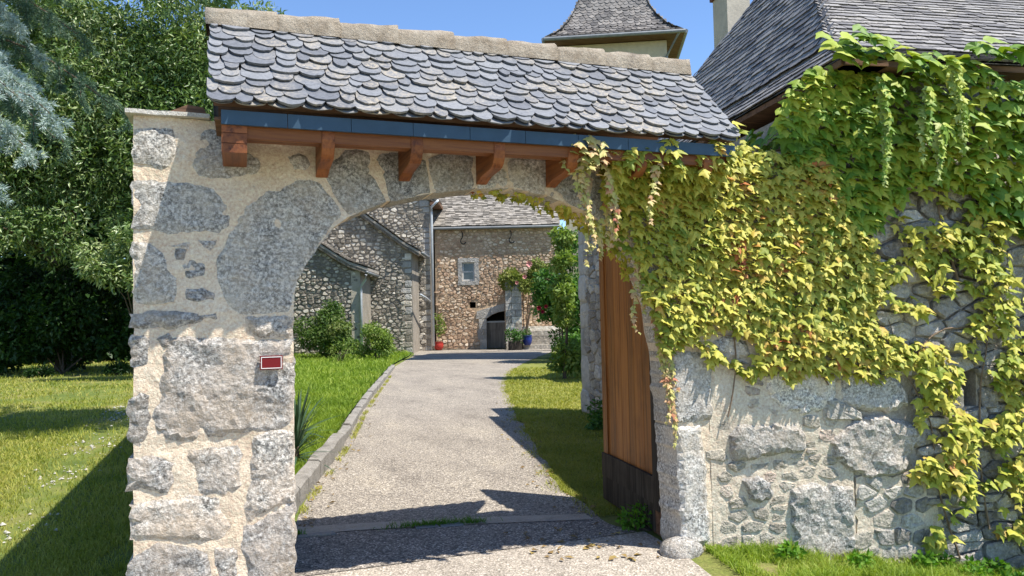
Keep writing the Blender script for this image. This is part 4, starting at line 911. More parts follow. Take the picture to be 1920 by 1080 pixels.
# ------------------------------------------------------------------ turret with a bell-shaped slate roof
ea_, eb_ = np.array([11.292, 21.006, 12.07]), np.array([15.96, 18.712, 12.07])
tu = unit(eb_-ea_); tb_ = np.array([-tu[1], tu[0], 0]); W0 = np.linalg.norm(eb_-ea_)/2; tc = (ea_+eb_)/2+tb_*W0
tow = thing('turret', 'square cream turret with bell-curved slate roof rising behind the gate', 'turret', (tc[0], tc[1], 0), math.atan2(tu[1], tu[0]))
ww = W0-.62
MB().box(-ww, ww, -ww, ww, 0, 11.95).build('wall', M['render'], tow)
prof = [(W0, 12.09)]+[(r_*1.4, 12.09+(z_-9.1)*1.4) for r_, z_ in ((1.66, 9.22), (1.46, 9.40), (1.24, 9.70), (1.04, 10.08), (.86, 10.6), (.66, 11.3), (.40, 12.2), (.05, 13.4))]
mb = MB()
V = [(sx*r_, sy*r_, z) for r_, z in prof for sx, sy in ((-1, -1), (1, -1), (1, 1), (-1, 1))]
troof = mb.add(V, [(i*4+k, i*4+(k+1) % 4, (i+1)*4+(k+1) % 4, (i+1)*4+k) for i in range(len(prof)-1) for k in range(4)]).build('roof', M['slate_old'], tow)
MB().box(-W0+.02, W0-.02, -W0+.02, W0-.02, 11.98, 12.06).build('soffit', M['wood_brown'], troof)
for k in range(4):
    a = math.pi/2*k; R_ = lambda x, y: rot2((x, y), a)
    mb = MB().tube([(*R_(-W0, -W0-.03), 12.03), (*R_(W0, -W0-.03), 12.03)], .075, 8); mb.build('gutter', M['zinc'], troof)
MB().tube([(ww+.4, -W0, 12.), (ww-.03, -ww-.08, 11.3), (ww-.03, -ww-.08, 6.)], .05, 8).build('downpipe', M['zinc'], tow)
rg = np.random.default_rng(17); S = []
for face in range(4):
    a = math.pi/2*face; u = np.array([math.cos(a), math.sin(a), 0]); q = np.array([math.sin(a), -math.cos(a), 0])
    for (r0_, z0_), (r1_, z1_) in zip(prof[:-1], prof[1:]):
        L = math.hypot(r0_-r1_, z1_-z0_); nr = max(1, int(L/.15)); v = unit(-q*(r0_-r1_)+np.array([0, 0, z1_-z0_])); nrm = np.cross(u, v); rr = lambda vv, r0_=r0_, r1_=r1_, L=L: (-(r0_+(r1_-r0_)*vv/L), (r0_+(r1_-r0_)*vv/L))
        S += lay_slates(q*r0_+np.array([0, 0, z0_]), u, v, nrm, nr, L/nr, rr, .224, .3, rg, .02, .1)
ct, stn = tu[0], tu[1]
t2w = lambda p: np.array([tc[0]+p[0]*ct-p[1]*stn, tc[1]+p[0]*stn+p[1]*ct, p[2]])
fr = [s for s in S if s['n'][1] < -.2]; ot = [s for s in S if s['n'][1] >= -.2]
place_slates('slate', fr, troof, M['slate_old'], SC, np.zeros(3), t2w, 290)
mb = MB()
for s in ot:
    v0, f0 = SC[rg.integers(14)]; v0 = np.array(v0); mb.add(s['p']+v0[:, :1]*s['w']*s['u']+v0[:, 1:2]*s['h']*s['v']+v0[:, 2:]*s['t']*s['n'], f0, float(rg.random()))
mb.build('side_slates', M['slate_old'], troof, kind='stuff')
# ------------------------------------------------------------------ buildings round the yard (x right, y away from the viewer)
def yard_thing(name, label, cat, X, Y, group=None): return thing(name, label, cat, Y2W(X, Y), -YAW, group)
def gable_house(label, X1, Y0, Y1, rake, xl, ridge_z, mat_m, mat_s, sx, sz, seed, quoin=True, over=.28, drop=None):
    """right half of a gable facing the viewer: rake = points from the eave up to the left; body back to Y1"""
    t = yard_thing('farm_building', label, 'building', X1, Y0, 'farm buildings round the yard')
    P = [(xl, -.2), (X1, -.2)]+[(x, z) for x, z in rake]+[(xl, ridge_z)]
    P = [(x-X1, z) for x, z in P]
    V, F = relief(P, [], .45, lambda x, z: .03*fbm(x, z, seed, 3), Y1-Y0, lambda x, h, z: (x, -h if h > -1 else Y1-Y0, z))
    MB().add(V, F).build('wall', mat_m, t)
    top = lambda x: np.interp(x, [p[0] for p in P[2:]][::-1], [p[1] for p in P[2:]][::-1])
    keep = lambda x, z: xl-X1+.1 < x < (-.42 if quoin else -.08) and .05 < z < top(x)-.1
    st = rubble(xl-X1, 0, 0, ridge_z, sx, sz, .028, .06, lambda x, h, z: (x, -h, z), keep, seed, lo=True, vary=.75)
    if quoin:
        z = 0.; k = 0
        while z < top(-.1)-.15:
            hh = random.uniform(.26, .42); w_ = .62 if k % 2 else .4
            s = cell_stone([(-w_, z), (0, z), (0, min(z+hh, top(-.05)-.05)), (-w_, min(z+hh, top(-.05)-.05))], .018, .03, lambda x, h, z: (x, -h, z), RNG, lo=True)
            if s: s['mat'] = M['dressed'] if random.random() < .5 else mat_s; st.append(s)
            st += [q for q in rubble(-.62, -.4, z, z+hh, .2, .2, .028, .06, lambda x, h, z: (x, -h, z), lambda x, zz, z=z, hh=hh, w_=w_: -.62 < x < -w_ and z < zz < z+hh and zz < top(x)-.1, seed+k+90, lo=True)]
            z += hh; k += 1
    ra = math.atan2(_r0[1], _r0[0]); o = Y2W(X1, Y0)
    tw = lambda p: o+np.array([*rot2((p[0], p[1]), ra), p[2]])
    place_pieces('stone', st, t, mat_s, tw, 300)
    # roof slab following the rake, flared at the eave
    R = [(x-X1, z) for x, z in rake]; d0 = np.array(R[0])-np.array(R[1]); e = np.array(R[0])+d0/np.linalg.norm(d0)*.45
    line = [tuple(e)]+R+[(xl-X1, ridge_z)]
    prof = [(x, z+.16) for x, z in line]+[(x, z+.04) for x, z in line[::-1]]
    rf = MB().prism(prof, -over, Y1-Y0, 'y').build('roof', M['slate_barn'], t)
    bbp = [(x, z+.035) for x, z in line]+[(x, z-.10) for x, z in line[::-1]]
    MB().prism(bbp, -over+.02, -over+.09, 'y').build('verge_board', M['wood_grey'], rf)
    mb = MB(); rg = np.random.default_rng(seed)
    L2 = line
    for (x0, z0), (x1, z1) in zip(L2[:-1], L2[1:]):
        L = math.hypot(x1-x0, z1-z0); k = max(1, int(L/.2)); v = np.array([(x1-x0)/L, 0, (z1-z0)/L]); u = np.array([0, 1., 0]); nn = np.cross(u, v); nn = nn if nn[2] > 0 else -nn
        for s in lay_slates((x0, -over-.03, z0+.16), u, v, nn, k, L/k, lambda q: (0, Y1-Y0+over), .34, .3, rg, .03):
            v0, f0 = SQ[rg.integers(12)]; v0 = np.array(v0); mb.add(s['p']+v0[:, :1]*s['w']*s['u']+v0[:, 1:2]*s['h']*s['v']+v0[:, 2:]*s['t']*s['n'], f0, float(rg.random()))
    mb.build('slates', M['slate_barn'], rf, kind='stuff')
    return t, rf, e
ta, ra_, ea2 = gable_house('nearest low stone lean-to behind the big bush, pale downpipe at its corner', -6.9, 34., 36.4, [(-6.9, 4.0), (-7.35, 4.16), (-7.76, 4.40), (-8.73, 5.05)], -13., 8.3, M['mortar_far'], M['rubble_far'], .26, .17, 51, quoin=False)
MB().box(-.42, -.02, -.06, -.002, 0, 3.9).build('corner_pier', M['render_grey'], ta)
tb2, rb_, eb2 = gable_house('taller stone gable rising behind the lean-to, with block corner', -4.87, 36.5, 39., [(-4.87, 5.05), (-5.25, 5.28), (-6.09, 5.92), (-7.0, 6.6)], -12.5, 10.8, M['mortar_far'], M['rubble_far'], .27, .175, 61)
tc2, rc_, ec2 = gable_house('highest stone gable at the back left of the yard, long downpipe on its edge', -4.22, 39.05, 46., [(-4.22, 8.0), (-5.2, 8.5), (-6.5, 9.5)], -10.5, 13., M['mortar_far'], M['rubble_far'], .29, .19, 71, over=.2)
def pipe(pts, r, parent, name='downpipe'): return MB().tube(pts, r, 8).build(name, M['zinc_pale'], parent, True)
# local offsets are measured from the building's front right foot
pipe([(.32, -.30, 3.72), (.30, -.34, 3.5), (.06, -.24, 3.22), (.05, -.16, 3.0), (.05, -.16, .4)], .06, ta)
MB().tube([(.36, -.35, 3.82), (.36, 2.4, 3.80)], .075, 8).build('gutter', M['zinc'], ta, True)
MB().tube([(.55, -.30, 4.86), (.55, 2.4, 4.86)], .08, 8).build('gutter', M['zinc'], tb2, True)
pipe([(.42, -.25, 2.85), (.55, 1.0, 2.72), (.62, 2.2, 2.55)], .05, tb2)
pipe([(.48, -.28, 7.85), (.34, -.30, 7.72), (.10, -.22, 7.5), (.09, -.14, 7.2), (.09, -.14, .25)], .065, tc2)
MB().box(.02, .52, -.2, 6.9, 7.62, 7.78).build('eave_soffit', M['wood_brown'], tc2)

# barn across the yard
BX, BY = -4.1, 40.
barn = yard_thing('barn', 'tan rubble barn across the yard with small window and low arched doorway', 'barn', BX, BY)
bo = Y2W(BX, BY); ang = math.atan2(_r0[1], _r0[0]); b2w = lambda p: bo+np.array([*rot2((p[0], p[1]), ang), p[2]])
BW = 6.6
win = (-2.66-BX, -1.99-BX, 3.65, 4.65); hole = (-2.28-BX, -1.96-BX, 2.2, 2.52)
door_P = [(-1.40-BX, -.05), (-.42-BX, -.05), (-.42-BX, 2.0), (-.75-BX, 1.95), (-1.10-BX, 1.82), (-1.40-BX, 1.62)]
rect = lambda r: [(r[0], r[2]), (r[1], r[2]), (r[1], r[3]), (r[0], r[3])]
V, F = relief([(0, -.1), (BW, -.1), (BW, 6.5), (0, 6.5)], [rect(win), rect(hole), door_P[1:]+door_P[:1]], .4, lambda x, z: .03*fbm(x, z, 5., 3), .45, lambda x, h, z: (x, -h if h > -.3 else .45, z))
MB().add(V, F).build('wall', M['mortar_tan'], barn)
MB().box(0, .4, .46, 5., -.1, 6.5).box(BW-.4, BW, .46, 5., -.1, 6.5).box(.41, BW-.41, 4.6, 5., -.1, 6.5).build('wall', M['mortar_tan'], barn)
MB().box(.41, BW-.41, .9, .95, -.1, 6.4).build('dark_interior_panel', M['dark'], barn)  # near-black panel stands in for the unlit barn inside
def okb(x, z):
    if not (.1 < x < BW-.12 and .05 < z < 6.4): return False
    if win[0]-.24 < x < win[1]+.28 and win[2]-.26 < z < win[3]+.24: return False
    if hole[0]-.08 < x < hole[1]+.08 and hole[2]-.05 < z < hole[3]+.05: return False
    if -1.92-BX < x < -.36-BX and z < 1.75: return False
    if -2.02-BX < x < -.36-BX and 1.5 < z < 2.42+.28*(x-(-2.0-BX))/1.6-.15: return False
    return True
st = rubble(0, BW, 0, 6.5, .25, .165, .022, .05, lambda x, h, z: (x, -h, z), okb, 81, lo=True, vary=.7)
place_pieces('stone', st, barn, M['rubble_tan'], b2w, 300)
# dressed stones: window surround, door jamb and lintel
wf = MB()
def block(mb, P, y0=-.07, y1=.3): mb.prism(P, y0, y1, 'y')
for P in ([(win[0]-.22, win[3]+.002), (win[1]+.24, win[3]+.002), (win[1]+.24, win[3]+.22), (win[0]-.20, win[3]+.24)], [(win[0]-.24, win[2]-.22), (win[1]+.22, win[2]-.22), (win[1]+.24, win[2]-.002), (win[0]-.22, win[2]-.002)],
          [(win[0]-.20, win[2]), (win[0]-.002, win[2]), (win[0]-.002, win[3]), (win[0]-.23, win[3])], [(win[1]+.002, win[2]), (win[1]+.26, win[2]), (win[1]+.22, win[3]), (win[1]+.002, win[3])]):
    MB().prism(P, -.075, .30, 'y').build('surround_stone', M['dressed'], barn)
window = MB()
a, b_, c, d = win
for r in ((a, a+.08, c, d), (b_-.08, b_, c, d), (a+.081, b_-.081, c, c+.09), (a+.081, b_-.081, d-.08, d)): window.box(r[0], r[1], .06, .12, r[2], r[3])
wo = window.build('window', M['win_frame'], barn)
MB().box(a+.081, b_-.081, .05, .11, (c+d)/2-.035, (c+d)/2+.035).build('glazing_bar', M['win_frame'], wo)
MB().box(a+.081, b_-.081, .075, .085, c+.091, (c+d)/2-.036).build('pane', M['glass'], wo)
MB().box(a+.081, b_-.081, .075, .085, (c+d)/2+.036, d-.081).build('pane', M['glass'], wo)
dx0, dx1 = -1.40-BX, -.42-BX
for z0, z1, w_ in ((0, .5, .36), (.505, 1.05, .48), (1.055, 1.6, .40)):
    MB().box(dx0-w_, dx0-.002, -.08, .3, z0, z1).build('jamb_stone', M['dressed'], barn)
lp = [(dx0-.55, 1.62), (dx0-.002, 1.622), (dx0+.30, 1.825), (dx0+.64, 1.955), (dx1, 2.005), (dx1, 2.42), (dx0+.4, 2.30), (dx0-.5, 2.02)]
MB().prism(lp[:3]+[(dx0+.22, 2.22), (dx0-.5, 2.02)], -.085, .3, 'y').build('lintel_stone', M['dressed'], barn)
MB().prism([(dx0+.305, 1.83), (dx0+.64, 1.957), (dx1, 2.007), (dx1, 2.40), (dx0+.23, 2.222)], -.08, .3, 'y').build('lintel_stone', M['dressed'], barn)
bd = MB().box(dx0+.01, dx1-.01, .16, .18, .02, 1.5).build('door', M['wood_grey'], barn)
for i in range(5):
    x = dx0+.012+i*(dx1-dx0-.03)/5; MB().box(x+.004, x+(dx1-dx0-.03)/5-.004, .13, .158, .03, 1.42).build('plank', M['wood_grey'], bd)
MB().box(dx0+.0, dx1-.0, .10, .128, 1.40, 1.47).build('rail', M['win_frame'], bd)
for hx in (-2.62-BX, -.02-BX):                          # wrought-iron S hooks under the eave
    s = [(hx-.02, -.14, 6.32), (hx+.03, -.16, 6.2), (hx+.02, -.15, 6.0), (hx-.08, -.15, 5.82), (hx-.02, -.16, 5.66), (hx+.12, -.17, 5.64), (hx+.2, -.17, 5.74)]
    MB().tube(smooth_line([(p[0], p[2]) for p in s], .05) and [(x, -.15, z) for x, z in smooth_line([(p[0], p[2]) for p in s], .05)], .032, 6).build('iron_hook', M['iron'], barn)
def barn_roof():
    e0, e1 = np.array([-.1, -.42, 6.42]), np.array([BW+.15, -.42, 6.42]); r_ = 5.2; z1 = 11.
    rf = MB().prism([(-.22, 6.44), (-.22, 6.54), (4.0, z1), (8.6, 6.5), (8.6, 6.4), (4., z1-.14)], -.1, BW+.12, 'x').build('roof', M['slate_barn'], barn)
    L = math.hypot(4.4, z1-6.52); v = np.array([0, 4.4/L, (z1-6.52)/L]); n_ = np.array([0, -v[2], v[1]]); rg = np.random.default_rng(5)
    mb = MB()
    for s in lay_slates((0, -.27, 6.56), np.array([1., 0, 0]), v, n_, 40, L/40, lambda q: (-.12, BW+.14), .24, .45, rg, .028, .2):
        v0, f0 = SQ[rg.integers(12)]; v0 = np.array(v0); mb.add(s['p']+v0[:, :1]*s['w']*s['u']+v0[:, 1:2]*s['h']*s['v']+v0[:, 2:]*s['t']*s['n'], f0, float(rg.random()))
    mb.build('slates', M['slate_barn'], rf, kind='stuff')
    MB().tube([(-.1, -.32, 6.47), (BW+.16, -.32, 6.47)], .075, 8).build('gutter', M['zinc'], rf)
barn_roof()
kb2 = sheet('pavement', [tuple(Y2W(x, y)[:2]) for x, y in ((-5.2, 39.6), (-1.9, 39.6), (-1.9, 39.98), (-4.2, 39.98), (-5.2, 38.9))], .03, M['strip'])

# stair with its side pier, handrail
stair = yard_thing('stone_stair', 'dark outdoor stone steps with side pier beside the low barn door', 'stairs', .4, 38.)
for i in range(5): MB().box(.12, 2.15, i*.36, 1.95, i*.23+.002, (i+1)*.23).build('step', M['rubble_far'], stair)
MB().box(-.74, .08, .5, 1.9, 0, 3.40).build('pier_core', M['mortar_far'], stair)
z = 0.
while z < 3.3:
    hh = .34 if z < 2.9 else .5
    for x0, x1 in (((-.75, -.26), (-.25, .09)) if int(z*3) % 2 else ((-.75, -.44), (-.43, .09))):
        MB().box(x0, x1-.012, .44, .9, z, z+hh-.02).build('stone', M['dressed'] if z > 1.7 else M['rubble_far'], stair)
    z += hh
MB().tube([(.16, .2, 1.1), (.16, .2, 2.2), (.16, 1.4, 3.1), (.16, 1.4, 2.0)], .025, 6).tube([(.16, 1.4, 3.1), (1.9, 1.5, 3.1), (1.9, 1.5, 1.2)], .025, 6).build('handrail', M['iron'], stair)
bp = yard_thing('blue_pot', 'glazed blue flower pot standing on the steps', 'pot', .72, 37.9)
MB().lathe([(.16, .0), (.22, .12), (.25, .32), (.22, .46), (.25, .50), (.20, .50)], (0, 0, .24), 14).build('pot', M['blue_pot'], bp, True)
foliage('leaves', [((0, 0, .85), .2)], 120, .14, .06, M['shrub_deep'], bp, 3)
MB().tube([(0, 0, .5), (0, 0, .85)], .015, 5).build('stem', M['stem'], bp)
bp.location.z = .23-.24
rp = yard_thing('red_pot', 'round red flower pot with a leggy green plant at the barn corner', 'pot', -3.9, 39.2)
MB().lathe([(.17, 0), (.24, .14), (.25, .30), (.21, .40), (.24, .42), (.19, .42)], (0, 0, .03), 16).build('pot', M['red_pot'], rp, True)
MB().tube([(0, 0, .4), (-.05, .1, 1.0), (.03, .2, 1.7)], .012, 5).tube([(0, 0, .4), (.12, .1, .9), (.2, .2, 1.35)], .01, 5).build('stem', M['stem'], rp)
foliage('leaves', [((-.03, .1, 1.1), (.22, .2, .35)), ((.12, .15, 1.3), (.28, .2, .4)), ((0, .2, 1.75), (.2, .2, .25))], 330, .13, .07, M['bush_pale'], rp, 4, .2)
dp = yard_thing('planter', 'dark planter with trailing leaves, filling in the shade before the stair pier', 'planter', .1, 37.7)  # planter added so the shaded foot of the pier looks dark
MB().box(-.35, .35, -.2, .2, 0, .45).build('box', M['wood_dark'], dp)
foliage('leaves', [((-.15, 0, .75), .35), ((.2, 0, .7), .35)], 420, .15, .07, M['shrub_deep'], dp, 6, .2)

# ------------------------------------------------------------------ shrubs and trees of the yard
def shrub(name, label, X, Y, clumps, n, L, Wd, mat, seed, cat='shrub', group=None, stems=4, flowers=None, surf=.45, up=.35):
    t = yard_thing(name, label, cat, X, Y, group); rg = np.random.default_rng(seed)
    for i in range(stems):
        c = clumps[rg.integers(len(clumps))][0]
        MB().tube([(rg.uniform(-.1, .1), rg.uniform(-.1, .1), -.02), (c[0]*.4+rg.uniform(-.1, .1), c[1]*.4, c[2]*.5), (c[0], c[1], c[2])], [.035, .022, .008], 5).build('stem', M['bark'], t)
    foliage('foliage', clumps, n, L, Wd, mat, t, seed, surf, up=up, floor=.02)
    if flowers:
        for k, (fx, fy, fz, fr, fm) in enumerate(flowers):
            mb = MB(); m_ = 7
            for q in range(m_):
                a = 2*math.pi*q/m_; mb.add([(fx, fy, fz), (fx+fr*math.cos(a-.5), fy-.05, fz+fr*math.sin(a-.5)), (fx+fr*1.2*math.cos(a), fy-.12, fz+fr*1.2*math.sin(a)), (fx+fr*math.cos(a+.5), fy-.05, fz+fr*math.sin(a+.5))], [(0, 1, 2, 3)])
            mb.build('flower', fm, t)
    return t
rg = np.random.default_rng(5)
shrub('shrub', 'large rounded bush with cream-tipped leaves against the lean-to wall', -7.7, 31., clump_cloud((0, 0, 1.0), (1.75, 1.0, .9), 26, 1)+clump_cloud((-.1, .1, 1.9), (.8, .6, .5), 8, 2, .6), 9000, .15, .07, M['bush'], 11, group='yard shrubs')
shrub('shrub', 'loose light green bush at the end of the kerb', -5.25, 29.2, clump_cloud((0, 0, .85), (.95, .7, .8), 18, 3), 4200, .13, .055, M['bush_pale'], 12, group='yard shrubs')
shrub('shrub', 'thin pale spindly plant on the lawn before the bushes', -6.3, 27.2, [((0, 0, .55), (.45, .3, .45)), ((.3, 0, .7), (.25, .2, .4))], 500, .11, .03, M['bush_pale'], 13, group='yard shrubs', stems=7)
shrub('climbing_rose', 'pale leafy climbing rose with a pink bloom on the barn wall', .55, 38.6, clump_cloud((0, .2, 3.6), (1.45, .7, .75), 26, 5, .5)+clump_cloud((.6, .0, 4.1), (.7, .5, .5), 8, 6, .6), 6500, .16, .085, M['rose'], 14, 'climbing plant', None, 5, [(.35, -.7, 4.35, .14, M['petal_pink']), (.1, -.75, 3.7, .10, M['petal_pink']), (-.3, -.8, 3.4, .08, M['petal_pink'])])
shrub('tall_shrub', 'tall deep green shrub overhanging the stone steps', 1.95, 27., clump_cloud((0, 0, 2.4), (1.2, 1.0, 1.1), 34, 7, .5)+clump_cloud((.2, .3, 4.0), (.5, .6, .9), 12, 8, .6)+clump_cloud((.4, -.2, .9), (.7, .7, .7), 8, 9, .6), 9500, .19, .08, M['shrub_deep'], 15, 'shrub', None, 6, [(-1.02, -.8, 1.95, .07, M['petal_red']), (-.9, -.85, 1.82, .06, M['petal_red']), (-.78, -.9, 2.0, .06, M['petal_red'])])
shrub('tall_shrub', 'slender deep green shrub beside the far end of the house side wall', 1.33, 19.5, clump_cloud((0, 0, 2.3), (.22, .6, 2.0), 30, 77, .8)+clump_cloud((.1, 0, .5), (.4, .5, .4), 6, 78, .7), 5200, .15, .07, M['bush_pale'], 77)
shrub('shrub', 'dark low bush hugging the far end of the house side wall', 1.95, 22.6, clump_cloud((0, 0, .5), (.55, .7, .5), 12, 10, .6)+clump_cloud((-.1, .5, .9), (.4, .4, .4), 5, 11, .6), 2600, .12, .06, M['shrub_deep'], 16, group='yard shrubs')
shrub('weed_clump', 'ground-hugging weeds along the foot of the house side wall', 1.32, 10.9, clump_cloud((0, 0, .12), (.25, .7, .16), 12, 12, .9), 1500, .07, .04, M['shrub_deep'], 17, 'weeds', None, 2)
shrub('weed_clump', 'bright weeds by the bottom corner of the open gate leaf', .98, 7.3, clump_cloud((0, 0, .08), (.2, .35, .10), 8, 14, .9), 800, .06, .035, M['fern'], 18, 'weeds', None, 2)
shrub('weed_clump', 'small sprouting weed in front of the right gate leaf foot', .92, 5.75, clump_cloud((0, 0, .08), (.14, .12, .10), 5, 15, .9), 260, .05, .028, M['fern'], 19, 'weeds', None, 2)

def tree(name, label, X, Y, trunk_h, trunk_r, clumps, n, L, Wd, mat, seed, group=None, limbs=6, surf=.5, cat='tree'):
    t = yard_thing(name, label, cat, X, Y, group); rg = np.random.default_rng(seed)
    mb = MB().tube([(0, 0, -.1), (.05, 0, trunk_h*.5), (0, .05, trunk_h)], [trunk_r, trunk_r*.8, trunk_r*.6], 8)
    for i in range(limbs):
        c = np.array(clumps[rg.integers(len(clumps))][0]); m_ = c*np.array([.5, .5, .5])+np.array([0, 0, trunk_h*.45])
        mb.tube([(0, .02, trunk_h*rg.uniform(.6, .95)), m_+rg.uniform(-.3, .3, 3), c], [trunk_r*.5, trunk_r*.3, trunk_r*.1], 5)
    mb.build('trunk', M['bark'], t)
    foliage('crown', clumps, n, L, Wd, mat, t, seed, surf); return t
tree('light_tree', 'light green tree beyond the right end of the barn', 4.6, 44., 3., .2, clump_cloud((0, 0, 5.5), (2.3, 2, 3.), 40, 21), 9000, .24, .10, M['bush_pale'], 21)
# the leafy wall of trees left of the gate
G_T = 'trees crowding the left side of the gate'
tree('leafy_tree', 'dense small-leaved tree directly behind the left gate pier', -11.9, 27.6, 4.5, .3, clump_cloud((.3, -1.6, 7.6), (3.9, 2.6, 3.9), 90, 31, .42)+clump_cloud((.6, -1.6, 11.6), (3.4, 2., 2.8), 60, 32, .45)+clump_cloud((.6, -2.4, 4.6), (3.0, 1.6, 1.4), 26, 33, .5), 80000, .22, .062, M['tree'], 31, G_T)
tree('leafy_tree', 'dense small-leaved tree in the upper left behind the blue cedar', -16.6, 27.6, 4.5, .3, clump_cloud((0, -2.4, 9.2), (4.3, 2.6, 5.2), 130, 34, .42)+clump_cloud((.8, -3.2, 4.8), (3., 1.5, 1.3), 20, 35, .5), 76000, .22, .062, M['tree'], 32, G_T)
tree('leafy_tree', 'bright leafy young tree low between the pier and the dark hollow', -11.4, 22.5, 2.2, .05, clump_cloud((0, 0, 3.6), (1.9, 1.0, 1.1), 22, 36, .5), 6500, .20, .06, M['tree'], 33, G_T, 4)
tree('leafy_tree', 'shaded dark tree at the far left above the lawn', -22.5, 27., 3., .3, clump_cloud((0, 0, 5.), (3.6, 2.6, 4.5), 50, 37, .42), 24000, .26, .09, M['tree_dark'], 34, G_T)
for i, (X, Y, lab) in enumerate(((-15.8, 26.2, 'dark undergrowth bush in the hollow left of the lawn end'), (-19.2, 26.0, 'dark undergrowth bush at the left edge of the lawn'), (-12.2, 27.0, 'dark undergrowth bush just left of the gate pier'))):
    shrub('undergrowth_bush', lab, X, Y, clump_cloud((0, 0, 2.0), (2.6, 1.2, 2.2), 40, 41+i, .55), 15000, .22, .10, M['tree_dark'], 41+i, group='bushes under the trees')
for i, (X, Y, s, lab) in enumerate(((-10.3, 27.2, .6, 'small pale weed tuft at the lawn edge beside the pier'), (-13.2, 24.9, .45, 'small green tuft at the lawn edge below the trees'), (-15.6, 24.6, .35, 'leftmost small green tuft along the lawn edge'))):
    shrub('weed_tuft', lab, X, Y, clump_cloud((0, 0, .5*s), (.8*s, .5, .5*s), 8, 51+i, .7), 900, .14, .04, M['tree_dark'], 51+i, 'weeds', 'tufts at the lawn edge', 2)
tree('lawn_tree', 'tall overhanging tree whose hanging twigs show above the left ridge end', -8.8, 10.3, 11., .2, clump_cloud((4.9, .4, 9.4), (2.3, 1.7, 1.6), 44, 91, .5)+clump_cloud((1., 0, 10.2), (2.6, 2., 1.6), 30, 92, .5)+[((4.42, .9, 6.62), (.22, .2, .18)), ((4.15, 1.0, 6.72), (.25, .2, .2)), ((4.35, .8, 7.1), (.3, .3, .4))], 34000, .16, .06, M['tree'], 91)
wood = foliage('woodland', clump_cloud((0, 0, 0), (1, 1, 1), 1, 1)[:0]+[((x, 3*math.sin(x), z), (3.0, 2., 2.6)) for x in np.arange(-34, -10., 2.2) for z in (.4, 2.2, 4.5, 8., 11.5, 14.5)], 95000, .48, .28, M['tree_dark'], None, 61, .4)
wood.location = tuple(Y2W(-6, 38)); wood.rotation_euler = (0, 0, -YAW); wood['kind'] = 'stuff'; wood['label'] = 'dark far wood behind the left trees'
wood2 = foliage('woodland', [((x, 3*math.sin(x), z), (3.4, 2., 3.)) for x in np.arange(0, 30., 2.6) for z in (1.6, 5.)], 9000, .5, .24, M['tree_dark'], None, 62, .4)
wood2.location = tuple(Y2W(4, 58)); wood2.rotation_euler = (0, 0, -YAW); wood2['kind'] = 'stuff'; wood2['label'] = 'far wood behind the barn'
# ------------------------------------------------------------------ cedar at the left, needles on drooping branches
def needles(paths, per_m, L, Wd, rg, spread=.9):
    Ps, Ds, Ns, T = [], [], [], []
    for path, w_ in paths:
        P = np.array(path); seg = np.linalg.norm(np.diff(P, axis=0), axis=1); s = np.concatenate([[0], np.cumsum(seg)]); n = max(4, int(s[-1]*per_m*w_))
        u = rg.random(n)*s[-1]; p = np.column_stack([np.interp(u, s, P[:, k]) for k in range(3)]); d = unit(np.column_stack([np.interp(np.minimum(u+.05, s[-1]), s, P[:, k]) for k in range(3)])-p+1e-6)
        r = rand_dirs(n, rg); D = unit(d*.55+r*spread+np.array([0, 0, .1])); N = unit(np.cross(D, rand_dirs(n, rg)))
        Ps.append(p+r*.012); Ds.append(D); Ns.append(N); T.append(np.clip(rg.random(n)*.7+rg.random()*.3, 0, .99))
    Ps, Ds, Ns, T = map(np.concatenate, (Ps, Ds, Ns, T))
    V, F = leaf_cards(Ps, Ds, Ns, L*rg.uniform(.6, 1.2, len(Ps)), Wd, .1); return V, F, np.repeat(T, 4)
def conifer(name, label, X, Y, H, branches, mat, seed, per_m=420, L=.075, Wd=.011, sub=14, trunk=.22):
    t = yard_thing(name, label, 'tree', X, Y, None); rg = np.random.default_rng(seed)
    tr = MB().tube([(0, 0, -.1), (0, 0, H*.5), (0, 0, H)], [trunk, trunk*.7, .03], 9).build('trunk', M['bark'], t)
    for (z0, end, droop) in branches:
        e = np.array(end); a = np.array([0, 0, z0]); n = 9; main = []
        for i in range(n):
            f = i/(n-1); p = a*(1-f)+e*f; p[2] += .55*math.sin(f*math.pi)*.9-droop*f*f*.2; main.append(p)
        bm = MB().tube(main, np.linspace(.05, .008, n), 6); paths = [(main[2:], .8)]
        d = unit(e-a); sd = np.array([-d[1], d[0], 0])
        for k in range(sub):
            f = .2+.8*k/sub+rg.uniform(-.02, .02); i = min(n-2, int(f*(n-1))); p = main[i]*(1-(f*(n-1)-i))+main[i+1]*(f*(n-1)-i) if f < 1 else main[-1]
            L_ = rg.uniform(.35, .8)*(1.15-f*.6); s_ = 1 if k % 2 else -1
            q = [p, p+d*L_*.35+sd*s_*L_*.4+np.array([0, 0, -.03]), p+d*L_*.75+sd*s_*L_*.75+np.array([0, 0, -.22*L_-.05*droop]), p+d*L_*.95+sd*s_*L_*.9+np.array([0, 0, -.5*L_-.1*droop])]
            bm.tube(q, [.012, .009, .006, .003], 4); paths.append((q, 1.2))
            for m_ in range(5):
                g = rg.uniform(.25, .95); j = min(2, int(g*3)); b0 = q[j]*(1-(g*3-j))+q[j+1]*(g*3-j); dd = unit(rg.normal(size=3)*np.array([1, 1, .5])+d*.6+np.array([0, 0, -.35])); l2 = rg.uniform(.12, .26)
                paths.append(([b0, b0+dd*l2*.5, b0+dd*l2+np.array([0, 0, -.03])], 1.5))
        br = bm.build('branch', M['bark'], t)
        V, F, T = needles(paths, per_m, L, Wd, rg)
        link('foliage', np_mesh('foliage', V, F, mat, T), br)
    return t
